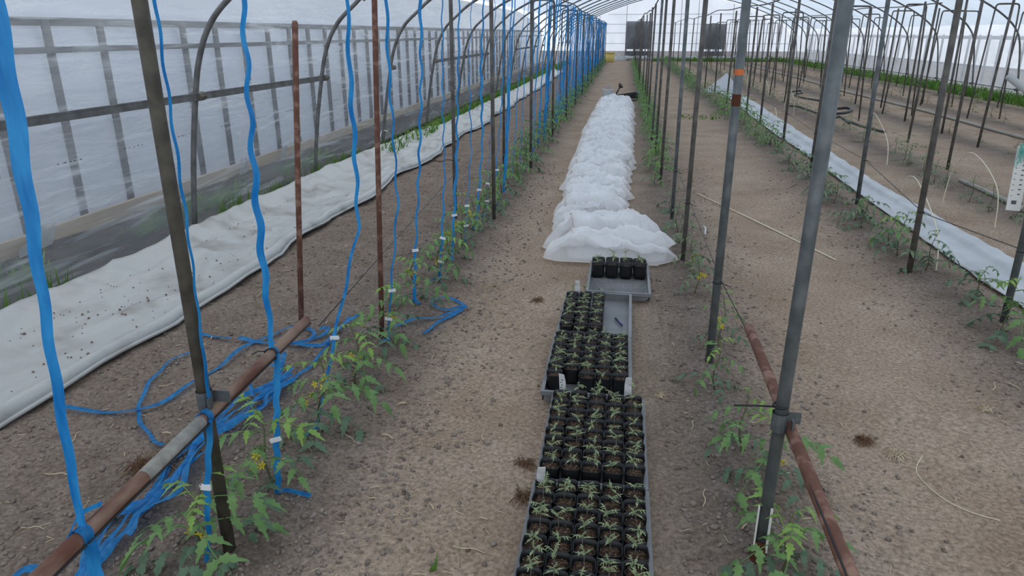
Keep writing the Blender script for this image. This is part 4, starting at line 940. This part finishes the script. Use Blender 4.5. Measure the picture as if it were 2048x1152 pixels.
# watering can and black crate behind the net
e = empty('watering_can', (-.36, 17.9, g1(-.36, 17.9)), 'pale grey watering can with brown rose standing behind the net heap', 'watering can')
q = MB(); q.lathe([(0, 0), (.13, 0), (.135, .01), (.135, .10), (.138, .105), (.135, .11), (.135, .27), (.13, .28), (.06, .285)], 24); q.build('body', 'can_grey', e)
q = MB(); q.tube(smoothpath([(-.09, 0, .27), (-.05, 0, .35), (.05, 0, .35), (.11, 0, .26), (.135, 0, .2)], 5), .012, 8); q.build('handle', 'can_grey', e)
q = MB(); q.tube([(.11, -.06, .05), (.2, -.1, .18), (.28, -.14, .34)], [.028, .022, .016], 8); q.build('spout', 'hose_black', e)
q = MB(); q.tube([(.27, -.135, .335), (.30, -.15, .375), (.315, -.155, .385)], [.018, .07, .07], 14); q.build('rose', 'spout_brown', e)
def crate():
    e = empty('black_crate', (.07, 18.1, .02), 'black plastic seed tray lying tilted behind the net heap', 'tray', None, .12); e.rotation_euler.x = .0; e.rotation_euler.y = -.12
    q = MB(); hx, hy, h = .30, .2, .10; t = .006
    q.box((0, hy, h/2+.02), (hx, t, h/2)); q.box((0, -hy, h/2+.02), (hx, t, h/2)); q.box((hx, 0, h/2+.02), (t, hy, h/2)); q.box((-hx, 0, h/2+.02), (t, hy, h/2)); q.build('wall', 'tray_black', e, False)
    q = MB(); q.box((0, 0, .025), (hx, hy, .005)); q.build('base', 'tray_black', e, False)
    q = MB(); q.box((0, -hy-.01, h+.02), (hx+.02, .012, .006)); q.box((0, hy+.01, h+.02), (hx+.02, .012, .006)); q.box((hx+.01, 0, h+.02), (.012, hy, .006)); q.box((-hx-.01, 0, h+.02), (.012, hy, .006)); q.build('rim', 'tray_black', e, False)
crate()

# ------------------------------------------------------------------ canes, sticks, hoses
def cane_hoop(a, b, top, label, r=.0045):
    A = onground(*a, -.02); B = onground(*b, -.02); m = (A+B)/2; T = gyy(*top, m[1])
    P = smoothpath([A, A*.82+T*.18+np.array([0, 0, T[2]*.45]), np.array([T[0], T[1], T[2]]), B*.82+T*.18+np.array([0, 0, T[2]*.45]), B], 8); q = MB(); q.tube(P, r, 6); o = q.build('cane_hoop', 'cane'); tag(o, label, 'hoop')
cane_hoop((1800, 395), (1872, 545), (1835, 362), 'thin pale bent cane hoop standing over the bright white strip')
cane_hoop((1885, 405), (1990, 455), (1945, 306), 'tall pale bent cane hoop over sparse plants past the strip')
cane_hoop((1733, 265), (1774, 330), (1750, 228), 'pale bent cane hoop over bare soil behind the galvanised pole')
cane_hoop((1568, 222), (1587, 230), (1577, 175), 'small pale cane hoop further along sparse row')
cane_hoop((1520, 186), (1536, 193), (1528, 157), 'small pale cane arch between the second arch frames')
cane_hoop((1483, 175), (1493, 180), (1487, 132), 'tall narrow pale cane by tent shaped film')
cane_hoop((1535, 240), (1552, 262), (1550, 216), 'low pale cane loop over the white strip')
q = MB(); a = onground(1395, 385, .006); b = onground(1672, 516, .006); q.tube([a, (a+b)/2+np.array([0, 0, .006]), b], .0055, 6); tag(q.build('straight_cane', 'cane'), 'long straight pale cane lying across the path', 'cane')
q = MB(); P = smoothpath([onground(1847, 905, .02), onground(1835, 938, .008), onground(1880, 985, .005), onground(1940, 1015, .005), onground(2002, 1032, .006)], 8); q.tube(P, .0014, 6); tag(q.build('bent_cane', 'cane'), 'thin curved pale reed lying alone on the brown path', 'cane')
q = MB(); P = [onground(790+10*k, 318+(-2 if k % 3 else 2)+.1*k, .012) for k in range(14)]; q.tube(P, .007, 6); tag(q.build('dry_branch', 'root_clump'), 'dark dry branch lying across soil behind blue taped row', 'branch')
q = MB(); q.tube(smoothpath([gz(760, 275, .12), gz(764, 262, .2), gz(775, 263, .2), gz(782, 275, .08)], 6), .006, 6); tag(q.build('wire_hook', 'clip'), 'small white bent wire hook at the film wall foot', 'hook')
def hose(pix, r, material, label, lift=None, name='hose'):
    lift = r*1.02 if lift is None else lift
    P = smoothpath([onground(px, py, lift) for px, py in pix], 6); q = MB(); q.tube(P, r, 8); tag(q.build(name, material), label, 'hose')
P = [(6.2+.06*math.sin(y*.5), y, g1(6.2, y)+.028) for y in np.arange(6, 44, .6)]; q = MB(); q.tube(P, .026, 8); tag(q.build('irrigation_pipe', 'irrigation'), 'long pale brown irrigation pipe lying along the far rows', 'pipe')
hose([(2100, 450), (2048, 422), (1990, 392), (1920, 362)], .024, 'irrigation', 'grey pipe end lying in the sparse row past the strip')
hose([(1700, 245), (1680, 232), (1660, 235), (1625, 222), (1600, 214), (1580, 212)], .02, 'hose_black', 'dark hose snaking through sparse row')
hose([(1660, 217), (1690, 214), (1703, 217), (1695, 223), (1670, 226), (1640, 224)], .028, 'hose_black', 'black hose looped beside galvanised pole on bare soil')
hose([(1575, 184), (1600, 181), (1604, 185), (1590, 188), (1605, 194), (1640, 200)], .022, 'hose_black', 'dark hose in zigzag far down the sparse row')
hose([(1690, 238), (1730, 252), (1770, 262)], .02, 'hose_black', 'dark hose end lying by plants past white strip')

# hanging measuring plate with teal twine and the brace pipe by it
e = empty('measuring_plate', (0, 0, 0), 'off white measuring plate with dark marks hung from teal twine', 'plate')
A = gx(2011, 420, 2.12); Bt = gx(2036, 292, 2.14); ax = Bt-A; ln = np.linalg.norm(ax); ax /= ln; sx = np.array([1, -.15, 0]); sx -= ax*(sx@ax); sx /= np.linalg.norm(sx); nn = np.cross(sx, ax)
Rm = np.stack([sx, nn, ax], 1); cpt = A+sx*.034+ax*ln/2
q = MB(); q.box(cpt, (.034, .004, ln/2), Rm); q.build('plate', 'plate', e, False)
q = MB(); q.box(A+sx*.03+ax*.045+nn*.0045, (.012, .001, .010), Rm)
for k in range(9): q.box(A+sx*(.045)+ax*(.09+.026*k)+nn*.0045, (.006, .0008, .003), Rm); q.box(A+sx*.012+ax*(.08+.03*k)+nn*.0045, (.004, .0008, .0015), Rm)
q.build('marks', 'ink', e, False)
q = MB(); r_ = random.Random(4); k0 = cpt+ax*(ln/2-.01)
for j in range(60):
    d0 = k0+np.array([r_.uniform(-.03, .03), r_.uniform(-.02, .02), r_.uniform(-.01, .03)]); d1 = d0+np.array([r_.uniform(-.03, .03), r_.uniform(-.03, .02), -r_.uniform(.03, .11)]); q.tube([d0, (d0+d1)/2+np.array([r_.uniform(-.012, .012), r_.uniform(-.01, .01), 0]), d1], .0013, 4, False)
q.tube([k0, (2.3, k0[1]+.02, 2.05)], .003, 5); q.build('twine', 'teal_twine', e)
P0 = gyy(2016, 152, 3.55); P1 = P0+np.array([1.95, -.15, -P0[2]-.03]); q = MB(); q.tube([P0, P1], .015, 12); tag(q.build('brace_pipe', 'pale_pipe'), 'grey pipe end slanting down towards ground above measuring plate', 'pipe')
q = MB(); q.tube([onground(1410, 468, .02), onground(1411, 455, .06), onground(1407, 452, .075)], [.006, .008, .004], 6); tag(q.build('tissue_scrap', 'clip'), 'crumpled white paper scrap between two grey poles', 'scrap')

# ------------------------------------------------------------------ straw and debris
def straw_mesh(L, wd, seed):
    r_ = random.Random(seed); q = MB(); P = smoothpath([(-L/2, 0, .002), (-L/6, r_.uniform(-.15, .15)*L, .006+.02*L), (L/6, r_.uniform(-.15, .15)*L, .006), (L/2, r_.uniform(-.2, .2)*L, .003)], 3); q.tube(P, [wd*(1-.3*abs(2*i/(len(P)-1)-1)) for i in range(len(P))], 4); return q.mesh('straw', 'straw')
STR = [straw_mesh(L, w_, k) for k, (L, w_) in enumerate([(.03, .0018), (.045, .0016), (.06, .0018), (.09, .002), (.05, .003), (.035, .0035)])]
rs_ = random.Random(21); placed = 0
spots = [(430, 672), (395, 690), (700, 740), (800, 800), (770, 865), (965, 1030), (1000, 910), (985, 760), (925, 735), (650, 640), (690, 570), (610, 530), (1040, 690), (1350, 690), (1480, 380), (1385, 505), (1610, 730), (1660, 620), (1760, 580), (1970, 820), (1985, 770), (2030, 770), (2010, 840), (1945, 800), (1905, 985), (340, 860), (280, 830), (150, 870), (180, 780), (330, 770), (520, 590), (560, 560), (600, 1000), (700, 880), (870, 710), (1060, 740), (1070, 860), (1050, 950), (1045, 1035), (1335, 960), (1310, 1080), (1345, 1000), (960, 870), (930, 905), (560, 930), (620, 905), (250, 900), (110, 940), (60, 1050), (200, 985), (1390, 850), (1410, 1000), (1370, 1070), (1480, 1060), (1680, 840), (1850, 800), (1800, 690), (1900, 640), (930, 1090), (870, 1010), (800, 950), (740, 1000), (680, 1040), (720, 610), (760, 560), (830, 520), (690, 650), (820, 470), (790, 420), (850, 400)]
for px, py in spots:
    p = onground(px+rs_.uniform(-8, 8), py+rs_.uniform(-6, 6), .003)
    if -.33 < p[0] < .26 and p[1] < 4.8: continue
    o = link('straw_scrap', rs_.choice(STR), None, p, rs_.random()*6.28, rs_.uniform(.7, 1.25)); tag(o, 'pale dry straw scrap lying on the soil', 'straw', 'straw scraps on the soil')
def straw_stuff(n):
    q = MB(); r_ = random.Random(33)
    for k in range(n):
        y = 1.1*math.exp(r_.random()*2.3); x = r_.choice([r_.uniform(-2.5, .4), r_.uniform(-2.4, -1.2), r_.uniform(-.8, -.2), r_.uniform(.2, 2.8)])
        if -.33 < x < .26 and y < 5.2: continue
        if -.6 < x < .45 and y > 4.7: continue
        L = r_.uniform(.003, .022); a = r_.random()*6.28; z = g1(x, y)+.003; d = np.array([math.cos(a), math.sin(a), r_.uniform(-.1, .25)])*L; s_ = np.array([-math.sin(a), math.cos(a), 0])*r_.uniform(.0005, .0013); p = np.array([x, y, z])
        q.add([p-d-s_, p-d+s_, p+d+s_, p+d-s_, p-d*.9+np.array([0, 0, .002]), p+d*.9+np.array([0, 0, .002])], [(0, 3, 5, 4), (1, 4, 5, 2), (0, 4, 1), (3, 2, 5)])
    tag(q.build('chaff', 'straw', None, False), 'fine pale chaff and straw bits strewn over the soil', 'chaff', kind='stuff')
straw_stuff(1100)
def clump_obj(px, py, rad, n, label, seed, material='root_clump'):
    p = onground(px, py, 0); r_ = random.Random(seed); q = MB()
    for k in range(n):
        a = r_.random()*6.28; L = rad*r_.uniform(.4, 1.1); b = r_.random()*6.28; c = np.array([math.cos(b), math.sin(b), 0])*rad*.5*r_.random()
        q.tube([c+np.array([0, 0, .004]), c+np.array([math.cos(a)*L*.5, math.sin(a)*L*.5, rad*r_.uniform(.2, .6)]), c+np.array([math.cos(a)*L, math.sin(a)*L, .004])], .0013, 3, False)
    o = q.build('root_clump', material); o.location = p; tag(o, label, 'dry roots')
clump_obj(1728, 878, .045, 90, 'dark brown dried root clump on the bare path', 1)
clump_obj(300, 935, .10, 150, 'dry brown grass root clump under the near crossbar', 2)
clump_obj(1790, 905, .05, 40, 'pale wispy dry root bits beside the curved reed', 3, 'straw')
clump_obj(1050, 925, .05, 50, 'brown fibrous root tuft at the side of full trays', 4)
clump_obj(1045, 990, .05, 60, 'tangled brown roots beside near tray corner', 5)
clump_obj(1320, 790, .03, 20, 'small dry tuft beside middle tray edge', 6, 'straw')
clump_obj(1970, 815, .05, 26, 'pale broken straw heap at the edge of outer bed', 7, 'straw')
clump_obj(1075, 600, .05, 40, 'dry root tuft left of the half filled tray', 8)
